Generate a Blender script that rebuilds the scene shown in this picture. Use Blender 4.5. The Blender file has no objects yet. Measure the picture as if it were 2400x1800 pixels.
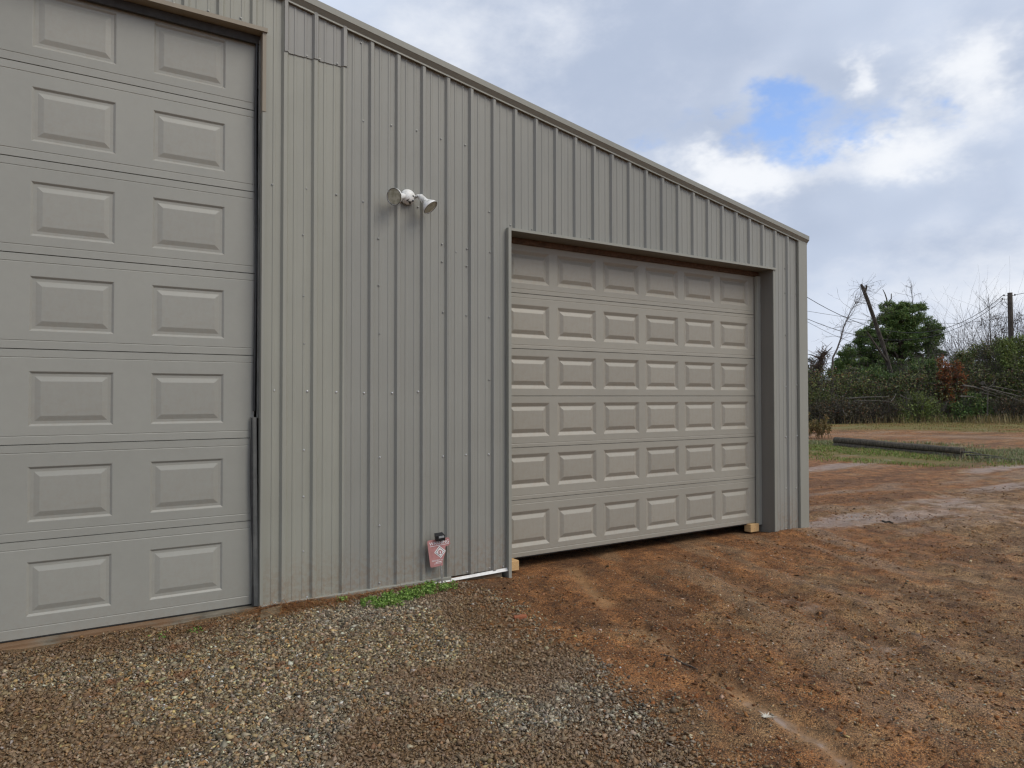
import bpy, math, random
import numpy as np
from mathutils import Vector, Matrix

random.seed(7)
rng = np.random.default_rng(11)
SC = bpy.context.scene
COL = SC.collection

# ------------------------------------------------------------------ camera
CAM = np.array([-1.409, -5.373, 1.60])
YAW, PITCH, ROLL = 0.57014, 0.01862, -0.00115
FPX, PW, PH = 1664.0, 2400.0, 1800.0
_f = np.array([math.sin(YAW) * math.cos(PITCH), math.cos(YAW) * math.cos(PITCH), math.sin(PITCH)])
_r0 = np.array([math.cos(YAW), -math.sin(YAW), 0.0])
_u0 = np.cross(_r0, _f)
_r = math.cos(ROLL) * _r0 + math.sin(ROLL) * _u0
_u = -math.sin(ROLL) * _r0 + math.cos(ROLL) * _u0
cd = bpy.data.cameras.new("camera")
cd.sensor_width = 36.0
cd.lens = 36.0 * FPX / PW
cd.clip_start, cd.clip_end = 0.05, 3000.0
cam = bpy.data.objects.new("camera", cd)
COL.objects.link(cam)
m = Matrix(((_r[0], _u[0], -_f[0], CAM[0]), (_r[1], _u[1], -_f[1], CAM[1]), (_r[2], _u[2], -_f[2], CAM[2]), (0, 0, 0, 1)))
cam.matrix_world = m
SC.camera = cam


def ray(px, py):
    return _f + (px - PW / 2) / FPX * _r - (py - PH / 2) / FPX * _u


def at(px, py, depth):                 # the place that far away
    return CAM + depth * ray(px, py)


def onY(px, py, y):                    # the place on a plane parallel to the front wall
    d = ray(px, py)
    return CAM + (y - CAM[1]) / d[1] * d


def onZ(px, py, z=0.0):                # the place on the ground
    d = ray(px, py)
    return (CAM + (z - CAM[2]) / d[2] * d)[:2]


# ------------------------------------------------------------------ sky and sun
SUN = np.array([0.62, -1.0, 1.22])
SUN /= np.linalg.norm(SUN)
SUN_EL = math.asin(SUN[2])
SUN_AZ = math.atan2(SUN[0], SUN[1])

SC.view_settings.view_transform = 'Standard'
SC.view_settings.look = 'None'
SC.view_settings.gamma = 1.0
SC.view_settings.use_curve_mapping = False
SC.view_settings.exposure = 0.40


class NT:
    """small helper to write node graphs"""
    def __init__(s, tree):
        s.t = tree
        s.t.nodes.clear()

    def n(s, typ, **kw):
        nd = s.t.nodes.new(typ)
        for k, v in kw.items():
            setattr(nd, k, v)
        return nd

    def put(s, sock, v):
        if isinstance(v, bpy.types.NodeSocket):
            s.t.links.new(v, sock)
        elif v is not None:
            if isinstance(v, (tuple, list)) and len(v) == 3 and sock.type == 'RGBA':
                v = (*v, 1.0)
            sock.default_value = v

    def math(s, op, a, b=None, c=None, clamp=False):
        nd = s.n('ShaderNodeMath', operation=op, use_clamp=clamp)
        s.put(nd.inputs[0], a)
        if b is not None:
            s.put(nd.inputs[1], b)
        if c is not None:
            s.put(nd.inputs[2], c)
        return nd.outputs[0]

    def add(s, a, b): return s.math('ADD', a, b)
    def sub(s, a, b): return s.math('SUBTRACT', a, b)
    def mul(s, a, b): return s.math('MULTIPLY', a, b)

    def vmath(s, op, a, b=None):
        nd = s.n('ShaderNodeVectorMath', operation=op)
        s.put(nd.inputs[0], a)
        if b is not None:
            s.put(nd.inputs[1], b)
        return nd.outputs['Value'] if op in ('DOT_PRODUCT', 'LENGTH') else nd.outputs[0]

    def mapr(s, v, a, b, c=0.0, d=1.0, smooth=True):
        nd = s.n('ShaderNodeMapRange')
        nd.interpolation_type = 'SMOOTHSTEP' if smooth else 'LINEAR'
        s.put(nd.inputs[0], v)
        for i, q in enumerate((a, b, c, d)):
            nd.inputs[1 + i].default_value = q
        return nd.outputs[0]

    def mix(s, f, a, b, blend='MIX'):
        nd = s.n('ShaderNodeMix', data_type='RGBA', blend_type=blend)
        s.put(nd.inputs[0], f)
        s.put(nd.inputs[6], a)
        s.put(nd.inputs[7], b)
        return nd.outputs[2]

    def noise(s, vec, scale, detail=4.0, rough=0.5, dist=0.0, col=False):
        nd = s.n('ShaderNodeTexNoise')
        s.put(nd.inputs['Vector'], vec)
        nd.inputs['Scale'].default_value = scale
        nd.inputs['Detail'].default_value = detail
        nd.inputs['Roughness'].default_value = rough
        nd.inputs['Distortion'].default_value = dist
        return nd.outputs['Color'] if col else nd.outputs['Fac']

    def ramp(s, f, stops):
        nd = s.n('ShaderNodeValToRGB')
        el = nd.color_ramp.elements
        while len(el) < len(stops):
            el.new(0.5)
        for e, (p, c) in zip(el, stops):
            e.position = p
            e.color = (*c, 1.0)
        s.put(nd.inputs[0], f)
        return nd.outputs[0]

    def attr(s, name, vec=False):
        nd = s.n('ShaderNodeAttribute', attribute_name=name)
        return nd.outputs['Color'] if vec else nd.outputs['Fac']

    def scalev(s, vec, sx, sy, sz):
        return s.vmath('MULTIPLY', vec, (sx, sy, sz))


world = bpy.data.worlds.new("World")
SC.world = world
world.use_nodes = True
world.cycles.sampling_method = 'NONE'
SC.cycles.filter_width = 1.3
SC.cycles.max_bounces = 5
SC.cycles.diffuse_bounces = 3
SC.cycles.glossy_bounces = 2
SC.cycles.adaptive_threshold = 0.02
W = NT(world.node_tree)
sky = W.n('ShaderNodeTexSky', sky_type='NISHITA')
sky.sun_disc = False
sky.sun_elevation = SUN_EL
sky.sun_rotation = SUN_AZ
sky.air_density, sky.dust_density, sky.ozone_density = 1.0, 0.6, 1.6
tc = W.n('ShaderNodeTexCoord')
D = tc.outputs['Generated']
sep = W.n('ShaderNodeSeparateXYZ')
W.put(sep.inputs[0], D)
RAD = 57.29578
az = W.mul(W.math('ARCTAN2', sep.outputs[0], sep.outputs[1]), RAD)
el = W.mul(W.math('ARCSINE', sep.outputs[2]), RAD)
# cloud edges are ragged: shift the directions by noise before asking for the cloud field
DS = W.scalev(D, 1.0, 1.0, 1.7)
w1 = W.n('ShaderNodeSeparateXYZ')
W.put(w1.inputs[0], W.noise(DS, 7.0, 5.0, 0.62, 0.0, col=True))
azd = W.add(az, W.mul(W.sub(w1.outputs[0], 0.5), 13.0))
eld = W.add(el, W.mul(W.sub(w1.outputs[1], 0.5), 8.0))


def blob(a0, e0, sa, se, amp=1.0):
    x = W.math('DIVIDE', W.sub(azd, a0), sa)
    y = W.math('DIVIDE', W.sub(eld, e0), se)
    q = W.add(W.mul(x, x), W.mul(y, y))
    return W.mul(W.math('EXPONENT', W.mul(q, -1.0)), amp)


def total(items):
    o = items[0]
    for i in items[1:]:
        o = W.add(o, i)
    return o


big = W.noise(DS, 2.3, 3.0, 0.55)                 # the broad cloud sheet
fine = W.noise(DS, 9.0, 5.0, 0.62)
hole = total([blob(54.4, 20.4, 4.2, 2.4, 1.16), blob(61.4, 19.6, 3.4, 1.4, 0.82), blob(43.5, 18.3, 2.2, 0.9, 0.5),
              blob(57.6, 18.0, 2.4, 1.2, 0.55), blob(50.0, 21.5, 5.0, 3.0, 0.25),
              W.mapr(big, 0.70, 0.82, 0.0, 0.9)])
bright = total([blob(50.5, 16.2, 5.0, 1.9, 1.1), blob(61.5, 16.8, 4.6, 1.9, 1.1), blob(58.8, 22.0, 1.9, 1.4, 0.9),
                blob(66.3, 20.8, 3.2, 2.4, 0.95), blob(69.0, 7.0, 9.0, 4.5, 0.55), blob(57.0, 7.5, 8.0, 2.5, 0.25),
                blob(34.0, 29.0, 8.0, 6.0, 0.35), blob(24.0, 26.0, 8.0, 7.0, 0.45)])
puff = W.mapr(w1.outputs[2], 0.36, 0.66)
hole_f = W.mul(W.mapr(W.sub(hole, W.mul(puff, 0.72)), 0.0, 0.95), W.mapr(bright, 1.0, 0.5, 0.0, 1.0))
bright_f = W.mapr(W.add(bright, W.mul(W.sub(fine, 0.5), 1.1)), 0.02, 1.10)
cloud_lo = W.mix(W.mapr(big, 0.36, 0.66), (4.45, 5.15, 6.55), (6.6, 7.4, 8.8))
cloud_lo = W.mix(W.mul(W.mapr(fine, 0.3, 0.7), 0.35), cloud_lo, (5.6, 6.2, 7.5))
haze_f = W.mapr(el, 10.0, -1.0, 0.0, 0.9)
cloud_lo = W.mix(haze_f, cloud_lo, (7.2, 7.7, 8.6))
cloud = W.mix(bright_f, cloud_lo, (8.7, 8.95, 9.4))
blue = W.mix(0.10, W.mix(1.0, sky.outputs[0], (1.55, 1.75, 2.1), 'MULTIPLY'), (8.0, 8.5, 9.5))
allsky = W.mix(hole_f, cloud, blue)
bg = W.n('ShaderNodeBackground')
W.put(bg.inputs[0], allsky)
bg.inputs[1].default_value = 0.080
wo = W.n('ShaderNodeOutputWorld')
W.t.links.new(bg.outputs[0], wo.inputs[0])

sl = bpy.data.lights.new("sun", 'SUN')
sl.energy = 1.5
sl.angle = math.radians(34)
sl.color = (1.0, 0.93, 0.82)
sun = bpy.data.objects.new("sun", sl)
sun.rotation_euler = Vector(-SUN).to_track_quat('-Z', 'Y').to_euler()
sun.location = (0, -10, 20)
COL.objects.link(sun)


# ------------------------------------------------------------------ helpers
def tag(o, label=None, cat=None, group=None, kind=None):
    for k, v in (('label', label), ('category', cat), ('group', group), ('kind', kind)):
        if v:
            o[k] = v
    return o


def empty(name, loc=(0, 0, 0)):
    o = bpy.data.objects.new(name, None)
    o.location = loc
    o.empty_display_size = 0.1
    COL.objects.link(o)
    return o


def link(name, me, mat=None, parent=None, smooth=False):
    if mat is not None and not me.materials:
        me.materials.append(mat)
    o = bpy.data.objects.new(name, me)
    COL.objects.link(o)
    if parent is not None:
        o.parent = parent
        if any(abs(v) > 1e-9 for v in parent.location) and parent.type == 'EMPTY':
            o.matrix_parent_inverse = Matrix.Translation(-Vector(parent.location))
    if smooth:
        me.polygons.foreach_set('use_smooth', [True] * len(me.polygons))
    return o


def mesh(name, V, F):
    me = bpy.data.meshes.new(name)
    me.from_pydata([tuple(map(float, v)) for v in V], [], [tuple(map(int, f)) for f in F])
    me.update()
    return me


def fastmesh(name, V, F, color=None):
    """V (n,3), F (k,3|4) numpy -> mesh, with an optional colour per vertex"""
    V = np.ascontiguousarray(V, np.float32)
    F = np.ascontiguousarray(F, np.int32)
    me = bpy.data.meshes.new(name)
    k = F.shape[1]
    me.vertices.add(len(V))
    me.vertices.foreach_set('co', V.ravel())
    me.loops.add(F.size)
    me.loops.foreach_set('vertex_index', F.ravel())
    me.polygons.add(len(F))
    me.polygons.foreach_set('loop_start', np.arange(0, F.size, k, dtype=np.int32))
    me.polygons.foreach_set('loop_total', np.full(len(F), k, np.int32))
    if color is not None:
        a = me.attributes.new('tint', 'FLOAT_COLOR', 'POINT')
        c = np.ones((len(V), 4), np.float32)
        c[:, :3] = color
        a.data.foreach_set('color', c.ravel())
    me.update(calc_edges=True)
    return me


class MB:
    """collects boxes, prisms, lathes and tubes into one mesh"""
    def __init__(s):
        s.V, s.F = [], []

    def raw(s, V, F):
        b = len(s.V)
        s.V += [tuple(map(float, v)) for v in V]
        s.F += [tuple(b + int(i) for i in f) for f in F]
        return s

    def box(s, x0, x1, y0, y1, z0, z1, bev=0.0):
        if bev <= 0:
            V = [(x, y, z) for x in (x0, x1) for y in (y0, y1) for z in (z0, z1)]
            F = [(0, 1, 3, 2), (4, 6, 7, 5), (0, 4, 5, 1), (2, 3, 7, 6), (0, 2, 6, 4), (1, 5, 7, 3)]
            return s.raw(V, F)
        b = bev
        c = [(x0 + b, y0), (x1 - b, y0), (x1, y0 + b), (x1, y1 - b), (x1 - b, y1), (x0 + b, y1), (x0, y1 - b), (x0, y0 + b)]
        n = 8
        rings = [[(x0 + b + (x - x0 - b) * 0.999 if False else (x if x0 + b <= x <= x1 - b else (x0 + b if x < x0 + b else x1 - b)),
                   (y if y0 + b <= y <= y1 - b else (y0 + b if y < y0 + b else y1 - b)), z0) for x, y in c],
                 [(x, y, z0 + b) for x, y in c], [(x, y, z1 - b) for x, y in c],
                 [((x if x0 + b <= x <= x1 - b else (x0 + b if x < x0 + b else x1 - b)),
                   (y if y0 + b <= y <= y1 - b else (y0 + b if y < y0 + b else y1 - b)), z1) for x, y in c]]
        V = [p for r in rings for p in r]
        F = []
        for k in range(3):
            for i in range(n):
                j = (i + 1) % n
                F.append((k * n + i, k * n + j, (k + 1) * n + j, (k + 1) * n + i))
        F.append(tuple(range(n - 1, -1, -1)))
        F.append(tuple(range(3 * n, 4 * n)))
        return s.raw(V, F)

    def tube(s, pts, rad, sides=6, cap=True):
        P = [np.array(p, float) for p in pts]
        rad = rad if hasattr(rad, '__len__') else [rad] * len(P)
        b0 = len(s.V)
        ref = np.array([0.13, 0.37, 0.92])
        for i, p in enumerate(P):
            t = P[min(i + 1, len(P) - 1)] - P[max(i - 1, 0)]
            t = t / (np.linalg.norm(t) + 1e-9)
            a = np.cross(t, ref)
            if np.linalg.norm(a) < 0.15:
                a = np.cross(t, np.array([1.0, 0, 0]))
            a /= np.linalg.norm(a)
            b = np.cross(t, a)
            for k in range(sides):
                q = 2 * math.pi * k / sides
                s.V.append(tuple(p + rad[i] * (math.cos(q) * a + math.sin(q) * b)))
        for i in range(len(P) - 1):
            for k in range(sides):
                j = (k + 1) % sides
                s.F.append((b0 + i * sides + k, b0 + i * sides + j, b0 + (i + 1) * sides + j, b0 + (i + 1) * sides + k))
        if cap:
            s.F.append(tuple(b0 + k for k in range(sides - 1, -1, -1)))
            s.F.append(tuple(b0 + (len(P) - 1) * sides + k for k in range(sides)))
        return s

    def lathe(s, origin, axis, prof, sides=24):
        """prof: (distance along axis, radius)"""
        ax = np.array(axis, float)
        ax /= np.linalg.norm(ax)
        a = np.cross(ax, (0, 0, 1.0))
        if np.linalg.norm(a) < 0.05:
            a = np.cross(ax, (1.0, 0, 0))
        a /= np.linalg.norm(a)
        b = np.cross(ax, a)
        o = np.array(origin, float)
        b0 = len(s.V)
        for d, r in prof:
            for k in range(sides):
                q = 2 * math.pi * k / sides
                s.V.append(tuple(o + ax * d + max(r, 1e-4) * (math.cos(q) * a + math.sin(q) * b)))
        for i in range(len(prof) - 1):
            for k in range(sides):
                j = (k + 1) % sides
                s.F.append((b0 + i * sides + k, b0 + (i + 1) * sides + k, b0 + (i + 1) * sides + j, b0 + i * sides + j))
        s.F.append(tuple(b0 + k for k in range(sides)))
        s.F.append(tuple(b0 + (len(prof) - 1) * sides + k for k in range(sides - 1, -1, -1)))
        return s

    def build(s, name, mat, parent=None, smooth=False):
        return link(name, mesh(name, s.V, s.F), mat, parent, smooth)


# numpy value noise -------------------------------------------------
def _h(ix, iy, seed):
    n = (ix.astype(np.int64) * 374761393 + iy.astype(np.int64) * 668265263 + seed * 974634541) & 0x7fffffff
    n = ((n ^ (n >> 13)) * 1274126177) & 0x7fffffff
    n = (n ^ (n >> 16)) & 0x7fffffff
    return (n % 1000003) / 1000003.0


def vn(x, y, seed=0):
    ix, iy = np.floor(x), np.floor(y)
    fx, fy = x - ix, y - iy
    fx, fy = fx * fx * fx * (fx * (fx * 6 - 15) + 10), fy * fy * fy * (fy * (fy * 6 - 15) + 10)
    a, b = _h(ix, iy, seed), _h(ix + 1, iy, seed)
    c, d = _h(ix, iy + 1, seed), _h(ix + 1, iy + 1, seed)
    return (a * (1 - fx) + b * fx) * (1 - fy) + (c * (1 - fx) + d * fx) * fy


def fbm(x, y, seed=0, oct=4, gain=0.5):
    v, a, t = 0.0, 1.0, 0.0
    for k in range(oct):
        v = v + a * vn(x * 2.03 ** k + 17.3 * k, y * 2.03 ** k - 9.1 * k, seed + k)
        t += a
        a *= gain
    return v / t


def sstep(a, b, x):
    t = np.clip((x - a) / (b - a), 0, 1)
    return t * t * (3 - 2 * t)


def seg_dist(x, y, pts):
    d = np.full(np.shape(x), 1e9)
    for (ax, ay), (bx, by) in zip(pts[:-1], pts[1:]):
        vx, vy = bx - ax, by - ay
        t = np.clip(((x - ax) * vx + (y - ay) * vy) / (vx * vx + vy * vy), 0, 1)
        d = np.minimum(d, np.hypot(x - ax - t * vx, y - ay - t * vy))
    return d


# ------------------------------------------------------------------ materials
def material(name, fn, disp=False):
    mt = bpy.data.materials.new(name)
    mt.use_nodes = True
    N = NT(mt.node_tree)
    b = N.n('ShaderNodeBsdfPrincipled')
    o = N.n('ShaderNodeOutputMaterial')
    N.t.links.new(b.outputs[0], o.inputs[0])
    fn(N, b)
    return mt


def obj_co(N):
    return N.n('ShaderNodeTexCoord').outputs['Object']


def bump(N, b, h, strength=0.3, dist=0.01):
    nd = N.n('ShaderNodeBump')
    nd.inputs['Strength'].default_value = strength
    nd.inputs['Distance'].default_value = dist
    N.put(nd.inputs['Height'], h)
    N.put(b.inputs['Normal'], nd.outputs[0])


def painted(name, col, rough=0.42, vary=0.06, streak=True, spec=0.4, stain=0.0):
    def fn(N, b):
        co = obj_co(N)
        rnd = N.n('ShaderNodeObjectInfo').outputs['Random']
        n1 = N.noise(N.scalev(co, 1, 1, 0.06 if streak else 1.0), 17.0, 5.0, 0.65)
        n2 = N.noise(co, 1.7, 4.0, 0.55)
        v = N.add(N.mul(N.sub(n1, 0.5), vary * 2.2), N.mul(N.sub(n2, 0.5), vary * 2.6))
        v = N.add(N.add(v, N.mul(N.sub(rnd, 0.5), vary * 1.8)), 1.0)
        c = N.mix(1.0, col, N.n('ShaderNodeCombineColor').outputs[0], 'MULTIPLY')
        cc = c.node.inputs[7].links[0].from_node
        for i in range(3):
            N.put(cc.inputs[i], v)
        if stain > 0:          # rain-splashed soil film near the ground
            z = N.n('ShaderNodeSeparateXYZ')
            N.put(z.inputs[0], co)
            s = N.mul(N.mapr(N.sub(z.outputs[2], N.mul(n2, 0.35)), 0.38, -0.12), N.mapr(N.noise(co, 26.0, 5.0, 0.65), 0.36, 0.68))
            c = N.mix(N.mul(s, stain), c, (0.22, 0.12, 0.06))
        N.put(b.inputs['Base Color'], c)
        N.put(b.inputs['Roughness'], N.mapr(n2, 0.25, 0.75, rough - 0.07, rough + 0.09))
        b.inputs['Specular IOR Level'].default_value = spec
        bump(N, b, N.noise(co, 420.0, 2.0), 0.05, 0.001)
    return material(name, fn)


M = {}
M['siding_old'] = painted('weathered_siding_paint', (0.284, 0.281, 0.238), 0.40, 0.07, stain=0.45)
M['siding_new'] = painted('siding_paint', (0.258, 0.255, 0.227), 0.38, 0.06, stain=0.42)
M['siding_patch'] = painted('patch_siding_paint', (0.261, 0.256, 0.234), 0.38, 0.05)
M['trim'] = painted('trim_paint', (0.278, 0.274, 0.235), 0.40, 0.05)
M['trim_brown'] = painted('weathered_trim_paint', (0.24, 0.205, 0.155), 0.50, 0.14)
M['white_trim'] = painted('white_trim_paint', (0.70, 0.70, 0.68), 0.40, 0.05, stain=0.2)
M['door_left'] = painted('grey_door_paint', (0.298, 0.295, 0.262), 0.42, 0.05, streak=False, stain=0.10)
M['door_right'] = painted('taupe_door_paint', (0.305, 0.287, 0.242), 0.42, 0.05, streak=False, stain=0.14)
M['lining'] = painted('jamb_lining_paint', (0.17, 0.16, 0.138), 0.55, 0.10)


def plain(name, col, rough=0.6, vary=0.25, scale=20.0, spec=0.4, metal=0.0, bmp=0.0):
    def fn(N, b):
        co = obj_co(N)
        n = N.noise(co, scale, 5.0, 0.6)
        N.put(b.inputs['Base Color'], N.mix(N.mapr(n, 0.25, 0.75), tuple(c * (1 - vary) for c in col), tuple(min(1, c * (1 + vary)) for c in col)))
        b.inputs['Roughness'].default_value = rough
        b.inputs['Specular IOR Level'].default_value = spec
        b.inputs['Metallic'].default_value = metal
        if bmp:
            bump(N, b, n, bmp, 0.01)
    return material(name, fn)


M['rubber'] = plain('black_rubber', (0.028, 0.028, 0.028), 0.5, 0.3)
M['seal_grey'] = plain('dirty_vinyl_seal', (0.17, 0.168, 0.15), 0.55, 0.25, 8.0)
M['screw'] = plain('painted_screw_head', (0.24, 0.24, 0.225), 0.35, 0.15, 60, 0.5, 0.3)
M['screw_bright'] = plain('zinc_screw_head', (0.55, 0.55, 0.54), 0.3, 0.15, 60, 0.5, 0.7)
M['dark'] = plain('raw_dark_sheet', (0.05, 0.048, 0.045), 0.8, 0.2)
M['wood_dark'] = plain('brown_header_wood', (0.10, 0.055, 0.032), 0.8, 0.4, 30)
M['iron'] = plain('bare_steel', (0.30, 0.29, 0.27), 0.5, 0.3, 40, 0.5, 0.5)
M['plastic_black'] = plain('black_plastic', (0.014, 0.014, 0.015), 0.35, 0.2)
M['solar'] = plain('solar_cell_glass', (0.30, 0.31, 0.31), 0.12, 0.15, 60, 0.6)
M['sign_red'] = plain('faded_red_sign', (0.47, 0.225, 0.215), 0.45, 0.16, 14)
M['sign_white'] = plain('white_sign_print', (0.82, 0.79, 0.79), 0.45, 0.06, 30)
M['sign_green'] = plain('dark_green_sign_print', (0.06, 0.10, 0.09), 0.45, 0.1, 30)
M['roof'] = painted('roof_paint', (0.38, 0.38, 0.35), 0.4, 0.05)


def f_concrete(N, b):
    co = obj_co(N)
    n = N.noise(co, 6.0, 6.0, 0.65)
    n2 = N.noise(N.scalev(co, 1, 1, 4), 2.3, 5.0, 0.6)
    c = N.mix(N.mapr(n, 0.3, 0.7), (0.10, 0.085, 0.06), (0.21, 0.185, 0.14))
    c = N.mix(N.mul(N.mapr(n2, 0.40, 0.58), 0.75), c, (0.19, 0.095, 0.038))
    N.put(b.inputs['Base Color'], c)
    b.inputs['Roughness'].default_value = 0.85
    bump(N, b, n, 0.4, 0.01)


M['slab'] = material('clay_stained_concrete', f_concrete)


def f_lamp_white(N, b):
    co = obj_co(N)
    n = N.noise(co, 60.0, 5.0, 0.7)
    lo = N.noise(co, 16.0, 4.0, 0.6)
    z = N.n('ShaderNodeSeparateXYZ')
    N.put(z.inputs[0], co)
    grime = N.mul(N.mapr(N.add(n, N.mul(N.sub(lo, 0.5), 1.2)), 0.55, 0.62), N.attr('grime'))
    N.put(b.inputs['Base Color'], N.mix(grime, N.mix(N.mapr(lo, 0.4, 0.7), (0.80, 0.80, 0.78), (0.66, 0.65, 0.60)), (0.025, 0.022, 0.018)))
    b.inputs['Roughness'].default_value = 0.42


M['lamp_white'] = material('chipped_white_enamel', f_lamp_white)


def f_lens(N, b):
    co = obj_co(N)
    N.put(b.inputs['Base Color'], N.mix(N.mapr(N.noise(co, 30.0, 4.0), 0.3, 0.7), (0.30, 0.285, 0.20), (0.50, 0.48, 0.37)))
    b.inputs['Roughness'].default_value = 0.35


M['lens'] = material('dusty_lamp_lens', f_lens)


def f_lumber(N, b):
    co = obj_co(N)
    n = N.noise(N.scalev(co, 1, 0.1, 1), 90.0, 4.0, 0.6)
    N.put(b.inputs['Base Color'], N.mix(N.mapr(n, 0.3, 0.7), (0.50, 0.30, 0.13), (0.62, 0.42, 0.20)))
    b.inputs['Roughness'].default_value = 0.75
    bump(N, b, n, 0.3, 0.002)


M['lumber'] = material('fresh_pine_lumber', f_lumber)


def tinted(name, rough=0.7, transl=0.0, spec=0.3, nscale=0.0):
    def fn(N, b):
        c = N.attr('tint', vec=True)
        if nscale:
            n = N.noise(obj_co(N), nscale, 3.0, 0.6)
            c = N.mix(1.0, c, N.ramp(n, [(0.25, (0.7, 0.7, 0.7)), (0.75, (1.15, 1.15, 1.15))]), 'MULTIPLY')
        N.put(b.inputs['Base Color'], c)
        b.inputs['Roughness'].default_value = rough
        b.inputs['Specular IOR Level'].default_value = spec
        if transl:
            tr = N.n('ShaderNodeBsdfTranslucent')
            N.put(tr.inputs[0], c)
            mx = N.n('ShaderNodeMixShader')
            mx.inputs[0].default_value = transl
            out = [n for n in N.t.nodes if n.type == 'OUTPUT_MATERIAL'][0]
            N.t.links.new(b.outputs[0], mx.inputs[1])
            N.t.links.new(tr.outputs[0], mx.inputs[2])
            N.t.links.new(mx.outputs[0], out.inputs[0])
    return material(name, fn)


M['stone'] = tinted('gravel_stone', 0.62, 0.0, 0.45, 60.0)
M['clod'] = tinted('clay_clod', 0.85, 0.0, 0.25, 40.0)
M['leaf'] = tinted('leaf', 0.55, 0.25, 0.35)
M['needle'] = tinted('dry_needle', 0.75, 0.1, 0.3)


def bark(name, a, c, scale=12.0):
    def fn(N, b):
        co = obj_co(N)
        n = N.noise(N.scalev(co, 1, 1, 0.25), scale, 5.0, 0.65)
        N.put(b.inputs['Base Color'], N.mix(N.mapr(n, 0.3, 0.7), a, c))
        b.inputs['Roughness'].default_value = 0.9
        bump(N, b, n, 0.6, 0.03)
    return material(name, fn)


M['bark'] = bark('pine_bark', (0.05, 0.035, 0.025), (0.13, 0.095, 0.07))
M['bark_grey'] = bark('grey_dead_bark', (0.05, 0.044, 0.037), (0.14, 0.125, 0.105))
M['bark_dark'] = bark('dark_wet_bark', (0.025, 0.02, 0.016), (0.085, 0.07, 0.055))
M['twig'] = bark('bare_twig', (0.06, 0.05, 0.045), (0.14, 0.12, 0.105))
M['log'] = bark('weathered_log', (0.030, 0.025, 0.017), (0.13, 0.105, 0.072), 25.0)
M['pole_wood'] = bark('utility_pole_wood', (0.045, 0.038, 0.03), (0.11, 0.09, 0.075), 8.0)
M['wire'] = plain('black_cable', (0.02, 0.02, 0.022), 0.5, 0.1)

# ------------------------------------------------------------------ the ground
RILL = [tuple(onZ(*q)) for q in ((1345, 1332), (1380, 1375), (1440, 1430), (1520, 1490), (1600, 1540), (1680, 1590), (1760, 1640), (1850, 1690), (1960, 1765), (2060, 1860))]
RILL2 = [tuple(onZ(*q)) for q in ((1690, 1345), (1830, 1405), (1900, 1435), (1990, 1475), (2080, 1510))]
GEDGE = [(-6.0, 0.2), (1.10, 0.2), (1.18, -0.20), (1.30, -0.67), (1.32, -1.34), (1.20, -2.16), (1.05, -2.8), (0.95, -3.3), (0.8, -4.4), (0.8, -7.0), (-6.0, -7.0)]


def in_poly(x, y, poly):
    r = np.zeros(np.shape(x), bool)
    for (ax, ay), (bx, by) in zip(poly, poly[1:] + poly[:1]):
        c = ((ay > y) != (by > y)) & (x < (bx - ax) * (y - ay) / (by - ay + 1e-12) + ax)
        r ^= c
    return r


def gravel_mask(x, y):
    d = seg_dist(x, y, GEDGE[1:10])
    s = np.where(in_poly(x, y, GEDGE), d, -d)
    s = s + 0.42 * (fbm(x * 2.6, y * 2.6, 5, 4) - 0.5) * 1.6
    return sstep(-0.34, 0.34, s)


def streak(x, y):
    al, ac = -0.33 * x - 0.94 * y, 0.94 * x - 0.33 * y
    near = fbm(al * 0.55, ac * 2.6, 151, 4)
    far_ = fbm(x * 0.5 + 0.25 * y, y * 2.2, 161, 4)
    w = sstep(5.5, 8.0, x)
    return near * (1 - w) + far_ * w


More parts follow.
